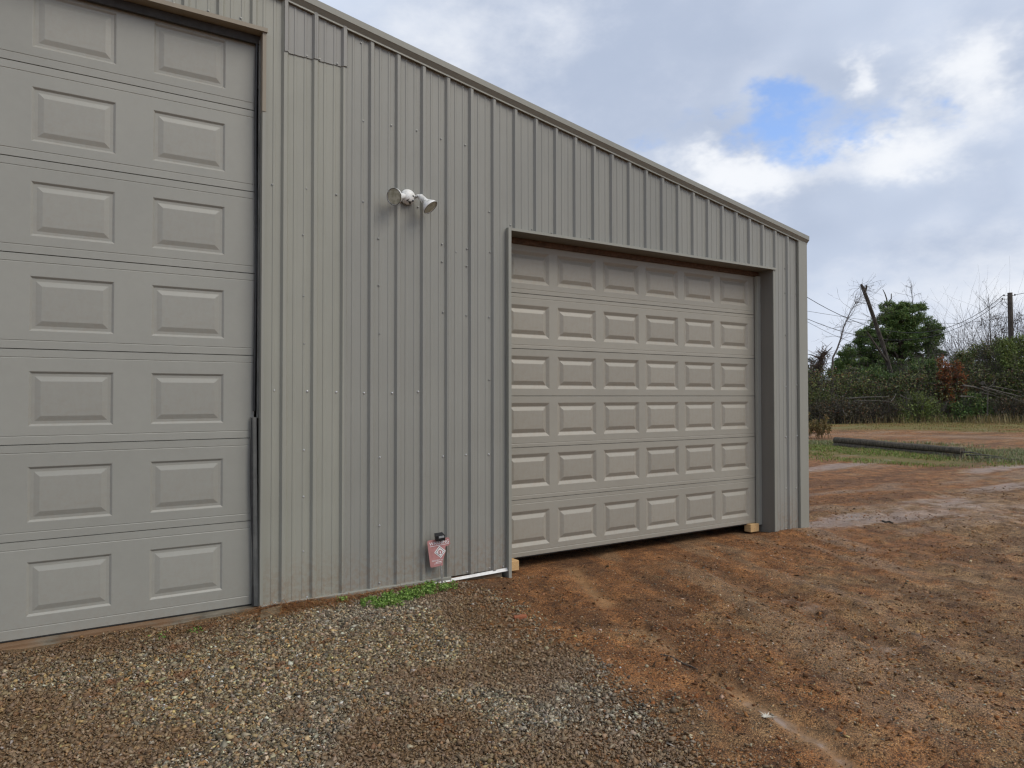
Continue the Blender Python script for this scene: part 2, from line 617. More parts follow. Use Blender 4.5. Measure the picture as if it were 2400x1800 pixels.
def height(x, y):
    x = np.asarray(x, float)
    y = np.asarray(y, float)
    g = gravel_mask(x, y)
    r = np.hypot(x - CAM[0], y - CAM[1])
    near = 1 - sstep(9, 22, r)
    h = 0.050 * sstep(2.05, 1.3, x) * np.exp(-(np.minimum(y, 0.0) / 0.9) ** 2)
    h += 0.016 * np.exp(-((x - 0.05) / 0.35) ** 2 - (np.minimum(y, 0.0) / 0.10) ** 2)
    h += 0.030 * sstep(-0.1, -0.3, x) * np.exp(-((y + 0.09) / 0.05) ** 2) * sstep(0.42, 0.62, fbm(x * 4.0, y * 3.0, 25, 3))
    h += 0.040 * np.exp(-((x - 5.95) / 0.45) ** 2 - ((y + 0.16) / 0.24) ** 2)
    free = sstep(-0.05, -0.7, y) + sstep(6.2, 7.0, x)
    free = np.clip(free, 0, 1)
    h += free * 0.055 * (fbm(x * 0.55, y * 0.55, 21, 3) - 0.5)
    rough = (1 - g) * near
    h += rough * (0.25 + 0.75 * free) * 0.050 * (fbm(x * 3.1, y * 3.1, 31, 4, 0.55) - 0.5)
    cl = fbm(x * 9.0, y * 9.0, 41, 3, 0.55)
    h += rough * (0.3 + 0.7 * free) * 0.030 * np.clip(cl - 0.52, 0, 1) * 2.2
    h += rough * free * 0.050 * (streak(x, y) - 0.5)
    h += rough * 0.006 * (fbm(x * 24, y * 24, 51, 2) - 0.5)
    d = seg_dist(x, y, RILL) + 0.05 * (fbm(x * 5, y * 5, 61, 3) - 0.5)
    h -= 0.026 * np.exp(-(d / 0.085) ** 2)
    d2 = seg_dist(x, y, RILL2)
    h -= 0.018 * np.exp(-(d2 / 0.12) ** 2)
    # wheel tracks left by the machines
    t = x * 0.35 + y * 0.94 + 0.5 * np.sin(x * 0.23)
    h += near * free * (1 - g) * 0.012 * np.sin(t * 5.2 + 2 * fbm(x * 0.8, y * 0.8, 71, 2)) * sstep(4, 9, x)
    far = sstep(14, 40, r)
    h += far * 0.25 * (fbm(x * 0.06, y * 0.06, 81, 3) - 0.5)
    h = np.where((y > 0.02) & (x < 6.3) & (y < 12.2) & (x > -10.3), np.where(x < 1.97, -0.05, np.minimum(h, 0.02) - 0.01), h)
    return h


def graded(lo, hi, f0, f1, step, g):
    a = list(np.arange(f0, f1 + 1e-6, step))
    s, v = step, f1
    while v < hi:
        s *= g
        v += s
        a.append(v)
    s, v = step, f0
    pre = []
    while v > lo:
        s *= g
        v -= s
        pre.append(v)
    return np.array(pre[::-1] + a)


gx = graded(-600, 1500, -2.6, 8.2, 0.031, 1.045)
gy = graded(-600, 1500, -4.4, 0.6, 0.031, 1.045)
X, Y = np.meshgrid(gx, gy, indexing='ij')
Z = height(X, Y)
nx, ny = X.shape
V = np.stack([X.ravel(), Y.ravel(), Z.ravel()], 1)
ii, jj = np.meshgrid(np.arange(nx - 1), np.arange(ny - 1), indexing='ij')
i0 = (ii * ny + jj).ravel()
F = np.stack([i0, i0 + ny, i0 + ny + 1, i0 + 1], 1)
gme = fastmesh('ground', V, F)


def put_attr(me, name, arr):
    a = me.attributes.new(name, 'FLOAT', 'POINT')
    a.data.foreach_set('value', np.ascontiguousarray(arr.ravel(), np.float32))


def gauss(cx, cy, sx, sy):
    return np.exp(-((X - cx) / sx) ** 2 - ((Y - cy) / sy) ** 2)


put_attr(gme, 'gravel', gravel_mask(X, Y))
# wetness: where rain water stands or runs
nz = fbm(X * 1.3, Y * 1.3, 91, 4)
wet = 0.95 * gauss(6.9, 0.05, 1.1, 0.30) + 0.7 * gauss(8.2, -0.25, 1.0, 0.30) + 0.55 * gauss(9.6, 0.3, 1.6, 0.5) + 0.42 * gauss(9.8, -0.9, 3.0, 0.8) + 0.18 * gauss(6.5, -2.2, 1.6, 0.5)
wet += 0.9 * gauss(12.8, 0.6, 1.2, 0.25) + 0.95 * gauss(13.6, 4.45, 2.6, 0.42) + 0.9 * gauss(16.3, 2.0, 2.2, 0.40)
wet += 0.30 * gauss(4.0, -2.3, 1.1, 0.45) + 0.42 * np.exp(-(seg_dist(X, Y, RILL2) / 0.16) ** 2)
dr = seg_dist(X, Y, RILL) + 0.05 * (fbm(X * 5, Y * 5, 61, 3) - 0.5)
rill = np.exp(-(dr / 0.070) ** 2) * sstep(0.42, 0.66, fbm(X * 2.2 + 3, Y * 2.2, 97, 3) + 0.12)
wet += 0.9 * np.exp(-(seg_dist(X, Y, RILL[6:]) / 0.05) ** 2)
wet = np.clip(wet * (0.25 + 1.4 * nz) * (0.45 + 1.1 * fbm(X * 2.2 + 5, Y * 5.5, 93, 4)), 0, 1)
put_attr(gme, 'wet', wet)
put_attr(gme, 'rill', rill)
put_attr(gme, 'streak', streak(X, Y))
grey_ = 0.42 + 0.35 * sstep(-0.9, -2.6, Y) * sstep(1.5, 3.5, X) + 0.45 * sstep(6.4, 8.0, X) * sstep(1.6, 0.2, Y)
grey_ -= 0.45 * np.exp(-((Y + 0.3) / 0.7) ** 2) * sstep(6.6, 6.0, X) + 0.35 * gauss(9.5, 2.4, 3.5, 1.6)
put_attr(gme, 'grey', np.clip(grey_ + 0.5 * (fbm(X * 0.45, Y * 0.45, 131, 3) - 0.5), 0, 1))
track = (0.2 + 1.1 * fbm(X * 0.5, Y * 0.9, 141, 4)) * np.exp(-((seg_dist(X, Y, [(20, 16), (27.0, 13.3), (29.0, 8.7), (33, 1), (40, -12)])) / 0.9) ** 2)
put_attr(gme, 'track', track)
# grass cover by the log and the far bank
gr = 0.95 * sstep(3.4, 1.2, seg_dist(X, Y, [(14.2, 9.0), (19.5, 8.6), (18.0, 4.7), (20.5, 3.6)])) * sstep(13.5, 15.5, X + 0.2 * Y)
gr = np.maximum(gr, 0.9 * sstep(29.5, 33.0, X * 0.8 + Y * 0.35))
gr = gr * sstep(0.30, 0.52, fbm(X * 0.75, Y * 0.75, 101, 4) + 0.06)
gr *= 1 - 0.8 * track
put_attr(gme, 'grassy', gr)


def f_ground(N, b):
    co = N.n('ShaderNodeTexCoord').outputs['Object']
    g, wt, rl, gs, tk = (N.attr(k) for k in ('gravel', 'wet', 'rill', 'grassy', 'track'))
    n1 = N.noise(co, 0.9, 6.0, 0.6)
    n2 = N.noise(co, 5.0, 7.0, 0.65)
    n3 = N.noise(co, 38.0, 4.0, 0.65)
    n4 = N.noise(co, 2.1, 5.0, 0.6, 0.6)
    clay = N.ramp(n2, [(0.22, (0.085, 0.042, 0.018)), (0.42, (0.165, 0.083, 0.036)), (0.58, (0.225, 0.120, 0.056)), (0.80, (0.31, 0.190, 0.105))])
    grey = N.ramp(n2, [(0.25, (0.095, 0.065, 0.040)), (0.5, (0.185, 0.130, 0.080)), (0.8, (0.31, 0.235, 0.155))])
    c = N.mix(N.mapr(N.add(n4, N.mul(N.sub(N.attr('grey'), 0.5), 0.45)), 0.42, 0.66), clay, grey)
    c = N.mix(N.mul(N.mapr(n1, 0.58, 0.70), 0.70), c, (0.055, 0.042, 0.028))
    c = N.mix(N.mul(N.mapr(N.noise(co, 11.0, 5.0, 0.7), 0.56, 0.68), 0.75), c, (0.050, 0.028, 0.014))
    st = N.attr('streak')
    c = N.mix(N.mul(N.mapr(st, 0.56, 0.70), 0.65), c, N.ramp(n3, [(0.3, (0.15, 0.105, 0.070)), (0.7, (0.24, 0.182, 0.130))]))
    c = N.mix(N.mul(N.mapr(st, 0.44, 0.32), 0.60), c, (0.085, 0.048, 0.026))
    n6 = N.noise(co, 3.6, 9.0, 0.78)
    c = N.mix(1.0, c, N.ramp(n6, [(0.34, (0.42, 0.38, 0.34)), (0.5, (1.0, 1.0, 1.0)), (0.66, (1.55, 1.57, 1.58))]), 'MULTIPLY')
    fleck = N.n('ShaderNodeTexVoronoi')
    N.put(fleck.inputs['Vector'], co)
    fleck.inputs['Scale'].default_value = 95.0
    sp = N.n('ShaderNodeSeparateColor')
    N.put(sp.inputs[0], fleck.outputs['Color'])
    dots = N.mul(N.mapr(sp.outputs[0], 0.78, 0.80), N.mapr(fleck.outputs['Distance'], 0.45, 0.25))
    c = N.mix(N.mul(dots, 0.75), c, N.mix(sp.outputs[1], (0.12, 0.10, 0.075), (0.42, 0.36, 0.28)))
    dark = N.mul(N.mapr(sp.outputs[2], 0.80, 0.82), N.mapr(fleck.outputs['Distance'], 0.6, 0.3))
    c = N.mix(N.mul(dark, 0.8), c, (0.030, 0.018, 0.010))
    grain = N.n('ShaderNodeTexVoronoi')
    N.put(grain.inputs['Vector'], co)
    grain.inputs['Scale'].default_value = 150.0
    gs_ = N.n('ShaderNodeSeparateColor')
    N.put(gs_.inputs[0], grain.outputs['Color'])
    c = N.mix(1.0, c, N.ramp(gs_.outputs[0], [(0.0, (0.28, 0.25, 0.22)), (0.45, (0.95, 0.93, 0.90)), (1.0, (1.7, 1.7, 1.65))]), 'MULTIPLY')
    sub = N.ramp(n3, [(0.25, (0.065, 0.046, 0.028)), (0.55, (0.15, 0.11, 0.070)), (0.8, (0.25, 0.20, 0.14))])
    sub = N.mix(N.mapr(n1, 0.5, 0.64), sub, clay)
    c = N.mix(g, c, sub)
    turf = N.ramp(n2, [(0.25, (0.060, 0.095, 0.024)), (0.5, (0.105, 0.130, 0.042)), (0.75, (0.16, 0.135, 0.062))])
    c = N.mix(N.mul(gs, 0.85), c, turf)
    c = N.mix(N.mul(tk, 0.6), c, (0.27, 0.235, 0.22))
    silt = N.ramp(n3, [(0.3, (0.15, 0.10, 0.058)), (0.7, (0.25, 0.175, 0.105))])
    c = N.mix(N.mul(rl, 0.7), c, silt)
    mud = N.ramp(n2, [(0.3, (0.085, 0.064, 0.052)), (0.7, (0.23, 0.195, 0.190))])
    wf = N.mapr(N.add(wt, N.mul(N.sub(n2, 0.5), 1.1)), 0.25, 0.80)
    c = N.mix(N.mul(wf, 0.8), c, mud)
    c = N.mix(1.0, c, (1.42, 1.17, 0.84), 'MULTIPLY')
    N.put(b.inputs['Base Color'], c)
    ro = N.sub(0.86, N.mul(wf, 0.42))
    ro = N.sub(ro, N.mul(rl, 0.30))
    ro = N.sub(ro, N.mul(N.mapr(st, 0.54, 0.70), 0.22))
    N.put(b.inputs['Roughness'], ro)
    b.inputs['Specular IOR Level'].default_value = 0.4
    hh = N.add(N.mul(n2, 0.6), N.add(N.mul(n3, 0.5), N.mul(grain.outputs['Distance'], -0.55)))
    nd = N.n('ShaderNodeBump')
    nd.inputs['Distance'].default_value = 0.03
    N.put(nd.inputs['Strength'], N.sub(0.85, N.mul(N.add(wf, rl), 0.5)))
    N.put(nd.inputs['Height'], hh)
    N.put(b.inputs['Normal'], nd.outputs[0])


M['ground'] = material('red_clay_and_gravel_ground', f_ground)
ground = link('ground', gme, M['ground'], None, True)
tag(ground, 'red clay yard with gravel, ruts and wet patches in front of the building', None, None, 'structure')

# ------------------------------------------------------------------ metal building
bld = empty('metal_building', (0, 0, 0))
tag(bld, 'grey ribbed metal garage building with two overhead doors and a sloping roofline', 'building')
S = 0.2286
RX = 0.012                                        # rib centres at S*k + RX
SLOPE, ZT0 = -0.176, 4.635 + 0.176 * 0.239         # rake top edge
XL, XR, PEAK = -10.34, 6.30, -2.02


def ztop(x):
    return ZT0 + SLOPE * (PEAK + abs(x - PEAK))


def profile(x0, x1):
    """x positions and outward depth of the rolled sheet between x0 and x1"""
    pts = {}
    k0, k1 = int((x0 - RX) / S) - 2, int((x1 - RX) / S) + 2
    for k in range(k0, k1 + 1):
        c = S * k + RX
        for dx, d in ((-0.028, 0), (-0.0125, 0.024), (0.0125, 0.024), (0.028, 0)):
            pts[round(c + dx, 5)] = d
        for q in (1 / 3, 2 / 3):
            m_ = c + S * q
            for dx, d in ((-0.013, 0), (-0.007, 0.0036), (0.007, 0.0036), (0.013, 0)):
                pts[round(m_ + dx, 5)] = d
        for q in (0.22, 0.5, 0.78):
            pts[round(c + S * q, 5)] = 0.0
    xs = np.array(sorted(pts))
    ds = np.array([pts[v] for v in xs])
    grid = sorted({x0, x1} | {v for v in xs if x0 + 0.002 < v < x1 - 0.002})
    return np.array(grid), np.interp(grid, xs, ds)


def sheet(mb, x0, x1, zlo, off=0.0, seed=0, ztopf=None, rows=16):
    xs, ds = profile(x0, x1)
    zt = np.array([(ztopf or ztop)(x) - 0.05 for x in xs])
    zl = np.full(len(xs), zlo)
    V, F = [], []
    for j in range(rows + 1):
        t = j / rows
        z = zl + (zt - zl) * t
        wv = 0.0050 * (fbm(xs * 5.0 + seed, z * 0.9 + seed * 3.1, 300 + seed, 3) - 0.5) * (ds < 0.01)
        for x, zz, d, w_ in zip(xs, z, ds, wv):
            V.append((x, -d - off + w_, zz))
    n = len(xs)
    for j in range(rows):
        for i in range(n - 1):
            F.append((j * n + i, j * n + i + 1, (j + 1) * n + i + 1, (j + 1) * n + i))
    mb.raw(V, F)


# screw heads share one mesh
smb = MB().lathe((0, 0, 0), (0, -1, 0), [(-0.002, 0.0085), (0.0012, 0.0085), (0.0016, 0.0055), (0.0055, 0.005), (0.006, 0.003)], 8)
screw_me = mesh('screw', smb.V, smb.F)
screw_me.materials.append(M['screw'])
screw_me2 = mesh('screw', smb.V, smb.F)
screw_me2.materials.append(M['screw_bright'])
screws = []


def screw_at(x, z, parent, bright=False, y=-0.0015):
    o = bpy.data.objects.new('screw', screw_me2 if bright else screw_me)
    o.location = (x, y, z)
    o.parent = parent
    COL.objects.link(o)


OPL = (-3.855, -0.155)                # tall door opening
OPR = (1.985, 5.665)                  # wide door opening
HDL, HDR = 4.285, 3.095
laps = [-10.3 + 0.0] + [S * k + RX for k in (-42, -38, -34, -30, -26, -22, -18, -14, -10, -6, -2, 2, 6, 10, 14, 18, 22, 26)] + [6.20]
sheets = []
for i, (a, b2) in enumerate(zip(laps[:-1], laps[1:])):
    mb = MB()
    old = b2 < 0.6
    cuts = sorted({a, b2} | {c for c in (OPL[0] - 0.02, OPL[1] + 0.022, OPR[0] + 0.004, OPR[1] + 0.012, PEAK) if a < c < b2})
    for c0, c1 in zip(cuts[:-1], cuts[1:]):
        mid = (c0 + c1) / 2
        if OPL[0] - 0.02 < mid < OPL[1] + 0.02:
            zlo = HDL + 0.01
        elif OPR[0] < mid < OPR[1]:
            zlo = HDR + 0.014
        elif mid > OPR[1]:
            zlo = -0.03
        else:
            zlo = 0.082
        sheet(mb, c0, c1, zlo, 0.0012 * (i % 2), i, None, 18 if zlo < 1 else 8)
    o = mb.build('wall_panel', M['siding_old'] if old else M['siding_new'], bld)
    sheets.append((a, b2, o))


def sheet_for(x):
    for a, b2, o in sheets:
        if a <= x <= b2:
            return o
    return sheets[-1][2]


# rows of screws, read off the photograph
SCR = []
s6 = 600 / 2212
for px, py in ((140, 195), (433, 230), (693, 281), (925, 342), (1398, 388), (406, 630), (1056, 661), (1606, 709), (1606, 861), (1822, 748), (1819, 899), (2014, 431), (2021, 780),
               (411, 1158), (1060, 1066), (1066, 1482), (415, 1570), (1616, 1298), (1816, 1325), (2013, 1340), (1727, 777)):
    SCR.append((600 + px * s6, 380 + py * s6))
s7 = 700 / 2212
for px, py in ((481, 16), (477, 360), (476, 764), (504, 1104), (1042, 68), (1040, 573), (1040, 998), (1512, 62), (1681, 50), (1849, 46), (1856, 889), (1690, 917), (268, 1146), (1956, 877)):
    SCR.append((560 + px * s7, 1050 + py * s7))
s8 = 600 / 2212
for px, py in ((1128, 372), (1147, 1047), (1388, 1084), (1608, 1128), (1818, 1200), (2028, 1254), (88, 157)):
    SCR.append((540 + px * s8, py * s8))
s9 = 800 / 2212
for px, py in ((133, 253), (127, 674), (128, 1080), (126, 1562), (265, 77), (404, 105), (532, 128), (778, 163), (1116, 222), (1424, 270), (1615, 298), (1706, 313), (1793, 325),
               (1963, 495), (1962, 777), (1966, 1113), (1971, 1450), (2041, 359), (2044, 517), (2047, 790), (2049, 1122), (2051, 1450), (2116, 524), (2121, 1113), (2125, 1441)):
    SCR.append((1100 + px * s9, 500 + py * s9))
SCR += [(642, 915), (720, 917), (788, 919), (853, 921), (919, 921), (980, 918), (407, 8), (488, 26), (564, 43), (1813, 1238), (1842, 1240), (1814, 1144), (1842, 1144), (1866, 1144), (1813, 1025), (1841, 1024), (1867, 1021)]
for px, py in SCR:
    q = onY(px, py, 0.0)
    screw_at(q[0], q[2], sheet_for(q[0]), bright=(q[2] < 1.75), y=-0.0035 if q[0] < OPR[1] else -0.004)

# darker sheets patched over the top beside the tall door
for x0, x1 in ((0.002, S + RX), (S + RX + 0.001, 2 * S + RX + 0.028)):
    mb = MB()
    sheet(mb, x0, x1, 4.192, 0.0085, 50, None, 3)
    p_ = mb.build('patch_panel', M['siding_patch'], bld)
    for dx in (0.03, 0.17):
        screw_at(x0 + dx, 4.205, p_, False, -0.0105)


def extrude_x(mb, x0, x1, prof, zf=lambda x: 0.0, n=1):
    """prof: closed list of (y, z) swept along x; zf lifts it along the slope"""
    xs = np.linspace(x0, x1, n + 1)
    k = len(prof)
    V = [(x, y, z + zf(x)) for x in xs for y, z in prof]
    F = []
    for i in range(n):
        for j in range(k):
            F.append((i * k + j, i * k + (j + 1) % k, (i + 1) * k + (j + 1) % k, (i + 1) * k + j))
    F.append(tuple(range(k - 1, -1, -1)))
    F.append(tuple(n * k + j for j in range(k)))
    mb.raw(V, F)


RAKE = [(0.05, 0.0), (-0.055, 0.0), (-0.062, -0.005), (-0.061, -0.054), (-0.056, -0.058), (-0.030, -0.088), (-0.032, -0.102), (-0.024, -0.105), (-0.020, -0.094), (0.05, -0.06)]
mb = MB()
extrude_x(mb, PEAK, 6.315, RAKE, ztop, 1)
mb.build('rake_trim', M['trim'], bld)
mb = MB()
extrude_x(mb, XL, PEAK, RAKE, ztop, 1)
mb.build('rake_trim', M['trim'], bld)
# roof, side and back walls
for xa, xb in ((PEAK, 6.34), (XL - 0.04, PEAK)):
    mb = MB()
    extrude_x(mb, xa, xb, [(0.03, 0.002), (12.1, 0.002), (12.1, 0.020), (0.03, 0.020)], ztop, 1)
    mb.build('roof', M['roof'], bld)
MB().box(6.262, 6.296, 0.03, 12.0, -0.1, ztop(6.28) - 0.03).build('side_wall', M['siding_new'], bld)
MB().box(XL, XL + 0.03, 0.03, 12.0, -0.1, ztop(XL) - 0.03).build('side_wall', M['siding_new'], bld)
mb = MB()
mb.raw([(XL, 12.0, -0.1), (XR, 12.0, -0.1), (XR, 12.0, ztop(XR)), (PEAK, 12.0, ztop(PEAK)), (XL, 12.0, ztop(XL)), (XL, 12.05, -0.1), (XR, 12.05, -0.1), (XR, 12.05, ztop(XR)), (PEAK, 12.05, ztop(PEAK)), (XL, 12.05, ztop(XL))],
       [(0, 1, 2, 3, 4), (9, 8, 7, 6, 5), (0, 5, 6, 1), (1, 6, 7, 2), (0, 4, 9, 5)])
mb.build('back_wall', M['siding_new'], bld)
# unseen liner added to keep the inside dark above the doors and behind the sheets
MB().box(XL + 0.05, 1.90, 0.30, 0.33, 0.0, 4.0).build('light_block_liner', M['dark'], bld)

# corner trim
mb = MB()
mb.box(6.150, 6.300, -0.032, -0.026, -0.03, ztop(6.25) - 0.085)
mb.box(6.144, 6.150, -0.032, -0.001, -0.03, ztop(6.25) - 0.085)
mb.box(6.300, 6.306, -0.032, 0.14, -0.03, ztop(6.28) - 0.06)
mb.build('corner_trim', M['trim'], bld)

# foundation, sill and base trims
MB().box(-10.3, 1.93, 0.004, 11.9, -0.30, 0.070).build('foundation_slab', M['slab'], bld)
mb = MB()
mb.raw([(-3.9, -0.075, -0.05), (-0.17, -0.050, -0.05), (-0.17, -0.040, 0.046), (-3.9, -0.060, 0.046), (-3.9, 0.10, -0.05), (-0.17, 0.10, -0.05), (-0.17, 0.10, 0.074), (-3.9, 0.10, 0.074)],
       [(0, 1, 2, 3), (3, 2, 6, 7), (1, 5, 6, 2), (0, 3, 7, 4), (4, 7, 6, 5)])
mb.build('door_sill', M['slab'], bld)
mb = MB()
extrude_x(mb, -0.148, 1.405, [(0.0, 0.0885), (-0.026, 0.0885), (-0.034, 0.084), (-0.034, 0.0645), (-0.029, 0.0645), (-0.029, 0.080), (0.0, 0.080)])
mb.build('base_trim', M['trim'], bld)
mb = MB()
mb.raw([(1.24, -0.040, 0.049), (1.985, -0.032, 0.062), (1.985, -0.012, 0.086), (1.24, -0.030, 0.068), (1.24, -0.018, 0.047), (1.985, -0.010, 0.060)],
       [(0, 1, 2, 3), (4, 5, 1, 0), (3, 2, 5, 4), (0, 3, 4), (1, 5, 2)])
bt = mb.build('base_trim', M['white_trim'], bld)
tag(bt, 'white bare strip of base trim')

# trims round the wide opening
mb = MB()
mb.box(1.972, 2.002, -0.046, 0.21, -0.015, HDR + 0.022)
mb.build('jamb_trim', M['trim'], bld)
mb = MB()
mb.box(OPR[1], 5.706, -0.030, -0.022, -0.03, HDR + 0.022)
mb.box(OPR[1], 5.671, -0.022, 0.21, -0.03, HDR + 0.004)
mb.build('jamb_trim', M['trim'], bld)
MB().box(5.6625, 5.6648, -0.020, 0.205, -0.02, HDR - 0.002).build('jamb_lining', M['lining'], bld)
mb = MB()
mb.box(2.0025, 5.706, -0.046, -0.040, HDR - 0.002, HDR + 0.022)
mb.box(2.0025, 5.664, -0.040, 0.0, HDR + 0.014, HDR + 0.020)
mb.build('header_trim', M['trim'], bld)
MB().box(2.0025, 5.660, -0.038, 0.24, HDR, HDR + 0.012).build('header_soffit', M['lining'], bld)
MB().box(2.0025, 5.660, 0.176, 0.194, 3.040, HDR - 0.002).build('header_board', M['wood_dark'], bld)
mb = MB()
mb.raw([(5.600, 0.188, 0.085), (5.606, 0.158, 0.085), (5.661, 0.150, 0.085), (5.661, 0.196, 0.085), (5.600, 0.188, 3.04), (5.606, 0.158, 3.04), (5.661, 0.150, 3.04), (5.661, 0.196, 3.04)],
       [(0, 4, 5, 1), (1, 5, 6, 2), (2, 6, 7, 3), (3, 7, 4, 0), (0, 1, 2, 3), (4, 7, 6, 5)])
mb.build('door_stop', M['trim'], bld)

# trims round the tall opening
mb = MB()
mb.box(-0.156, -0.134, -0.030, -0.024, 0.086, 3.70)
mb.box(-0.156, -0.151, -0.024, 0.060, 0.070, 3.70)
mb.build('jamb_trim', M['trim'], bld)
mb = MB()
mb.box(-0.158, -0.132, -0.034, -0.028, 3.702, HDL + 0.001)
mb.box(-0.157, -0.152, -0.028, 0.060, 3.702, HDL + 0.001)
mb.build('jamb_trim', M['trim_brown'], bld)
mb = MB()
mb.box(-1.10, -0.126, -0.048, -0.042, HDL + 0.002, HDL + 0.032)
mb.box(-1.10, -0.126, -0.042, 0.07, HDL + 0.002, HDL + 0.008)
mb.build('header_trim', M['trim_brown'], bld)
mb = MB()
mb.box(-3.88, -1.085, -0.052, -0.046, HDL + 0.004, HDL + 0.034)
mb.box(-3.88, -1.103, -0.046, 0.07, HDL + 0.003, HDL + 0.009)
mb.build('header_trim', M['trim_brown'], bld)
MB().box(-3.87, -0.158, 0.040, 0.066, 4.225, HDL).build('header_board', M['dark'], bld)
# rubber weather seal: upper run straight, lower run pulled loose and leaning
mb = MB()
zz = np.linspace(1.50, 4.25, 12)
mb.tube([(-0.181 + 0.004 * math.sin(q * 3), 0.054, q) for q in zz], 0.010, 6)
mb.build('weather_seal', M['rubber'], bld)
MB().box(-0.168, -0.158, 0.030, 0.056, 1.45, 4.25).build('weather_seal', M['seal_grey'], bld)
mb = MB()
za, zb = 0.078, 1.455
xa, xb = (-0.172, -0.196)
mb.raw([(xa, 0.020, za), (xa + 0.014, 0.012, za), (xa + 0.014, 0.044, za), (xa - 0.022, 0.050, za), (xb, 0.028, zb), (xb + 0.020, 0.020, zb), (xb + 0.020, 0.052, zb), (xb - 0.018, 0.058, zb)],
       [(0, 1, 5, 4), (1, 2, 6, 5), (2, 3, 7, 6), (3, 0, 4, 7), (3, 2, 1, 0), (4, 5, 6, 7)])
mb.build('weather_seal', M['seal_grey'], bld)
mb = MB()
mb.tube([(-0.186 - 0.014 * t + 0.006 * math.sin(7 * t), 0.046, 0.08 + 1.37 * t) for t in np.linspace(0, 1, 10)], 0.012, 6)
mb.build('weather_seal', M['rubber'], bld)
for x0, x1 in ((-3.9, -3.846),):
    MB().box(x0, x1, -0.03, 0.06, 0.08, HDL).build('jamb_trim', M['trim'], bld)


# overhead doors -----------------------------------------------------
def frame_grid(x0, x1, z0, z1, holes):
    """cells of a flat rectangle with rectangular holes cut out of it"""
    xs = sorted({x0, x1} | {h[0] for h in holes} | {h[1] for h in holes})
    zs = sorted({z0, z1} | {h[2] for h in holes} | {h[3] for h in holes})
    idx, V, F = {}, [], []

    def vid(x, z):
        if (x, z) not in idx:
            idx[(x, z)] = len(V)
            V.append((x, z))
        return idx[(x, z)]
    for a, b_ in zip(xs[:-1], xs[1:]):
        for c, d in zip(zs[:-1], zs[1:]):
            mx, mz = (a + b_) / 2, (c + d) / 2
            if any(h[0] < mx < h[1] and h[2] < mz < h[3] for h in holes):
                continue
            F.append((vid(a, c), vid(b_, c), vid(b_, d), vid(a, d)))
    return V, F


def ringed(x0, x1, z0, z1, y, steps):
    """nested rectangles: steps = (inset, depth behind y); the last is filled"""
    V, F = [], []
    for ins, dep in steps:
        V += [(x0 + ins, y + dep, z0 + ins), (x1 - ins, y + dep, z0 + ins), (x1 - ins, y + dep, z1 - ins), (x0 + ins, y + dep, z1 - ins)]
    for k in range(len(steps) - 1):
        for i in range(4):
            j = (i + 1) % 4
            F.append((4 * k + i, 4 * k + j, 4 * k + 4 + j, 4 * k + 4 + i))
    k = 4 * (len(steps) - 1)
    F.append((k, k + 1, k + 2, k + 3))
    return V, F


def overhead_door(x0, x1, y, joints, rows, cols, steps, grooves, mat, seal_z, label):
    mb = MB()
    mb.box(x0, x1, y + 0.018, y + 0.045, joints[0] + 0.002, joints[-1])
    door = mb.build('garage_door', M['dark'], bld)
    door['label'] = label
    n = len(joints) - 1
    for k in range(n):
        z0, z1 = joints[k], joints[k + 1]
        z0e, z1e = z0 + (0.003 if k else 0.0), z1 - 0.003
        hz = rows[k]
        holes = [(c0, c1, hz[0], hz[1]) for c0, c1 in cols]
        # pressed grooves run the length of the section
        cuts = []
        for gz in grooves[k]:
            cuts.append((x0 - 1, x1 + 1, gz - 0.0038, gz + 0.0038))
        zb = sorted({z0e, z1e} | {v for c in cuts for v in (c[2], c[3])})
        V2, F2 = frame_grid(x0, x1, z0e, z1e, holes + [(x0, x1, c[2], c[3]) for c in cuts])
        mb = MB()
        mb.raw([(x, y, z) for x, z in V2], F2)
        for c in cuts:      # V groove: upper flank faces down, lower flank faces up
            mb.raw([(x0, y, c[2]), (x1, y, c[2]), (x1, y + 0.0030, c[2] + 0.0046), (x0, y + 0.0030, c[2] + 0.0046), (x1, y, c[3]), (x0, y, c[3])], [(0, 1, 2, 3), (3, 2, 4, 5)])
        # tongue and top edges
        mb.raw([(x0, y, z1e), (x1, y, z1e), (x1, y + 0.018, z1e + 0.004), (x0, y + 0.018, z1e + 0.004)], [(0, 1, 2, 3)])
        mb.raw([(x0, y + 0.018, z0e), (x1, y + 0.018, z0e), (x1, y, z0e), (x0, y, z0e)], [(0, 1, 2, 3)])
        mb.raw([(x1, y, z0e), (x1, y + 0.018, z0e), (x1, y + 0.018, z1e), (x1, y, z1e)], [(0, 1, 2, 3)])
        mb.build('door_section', mat, door)
        V3, F3 = ringed(-(cols[0][1] - cols[0][0]) / 2, (cols[0][1] - cols[0][0]) / 2, 0, hz[1] - hz[0], 0, steps)
        pm = mesh('raised_panel', V3, F3)
        pm.materials.append(mat)
        for c0, c1 in cols:
            o = bpy.data.objects.new('raised_panel', pm)
            o.location = ((c0 + c1) / 2, y, hz[0])
            o.parent = door
            COL.objects.link(o)
    mb = MB()
    mb.tube([(x0 + 0.01, y + 0.018, seal_z), (x1 - 0.01, y + 0.018, seal_z)], 0.017, 8)
    mb.build('bottom_seal', M['rubber'], door)
    return door


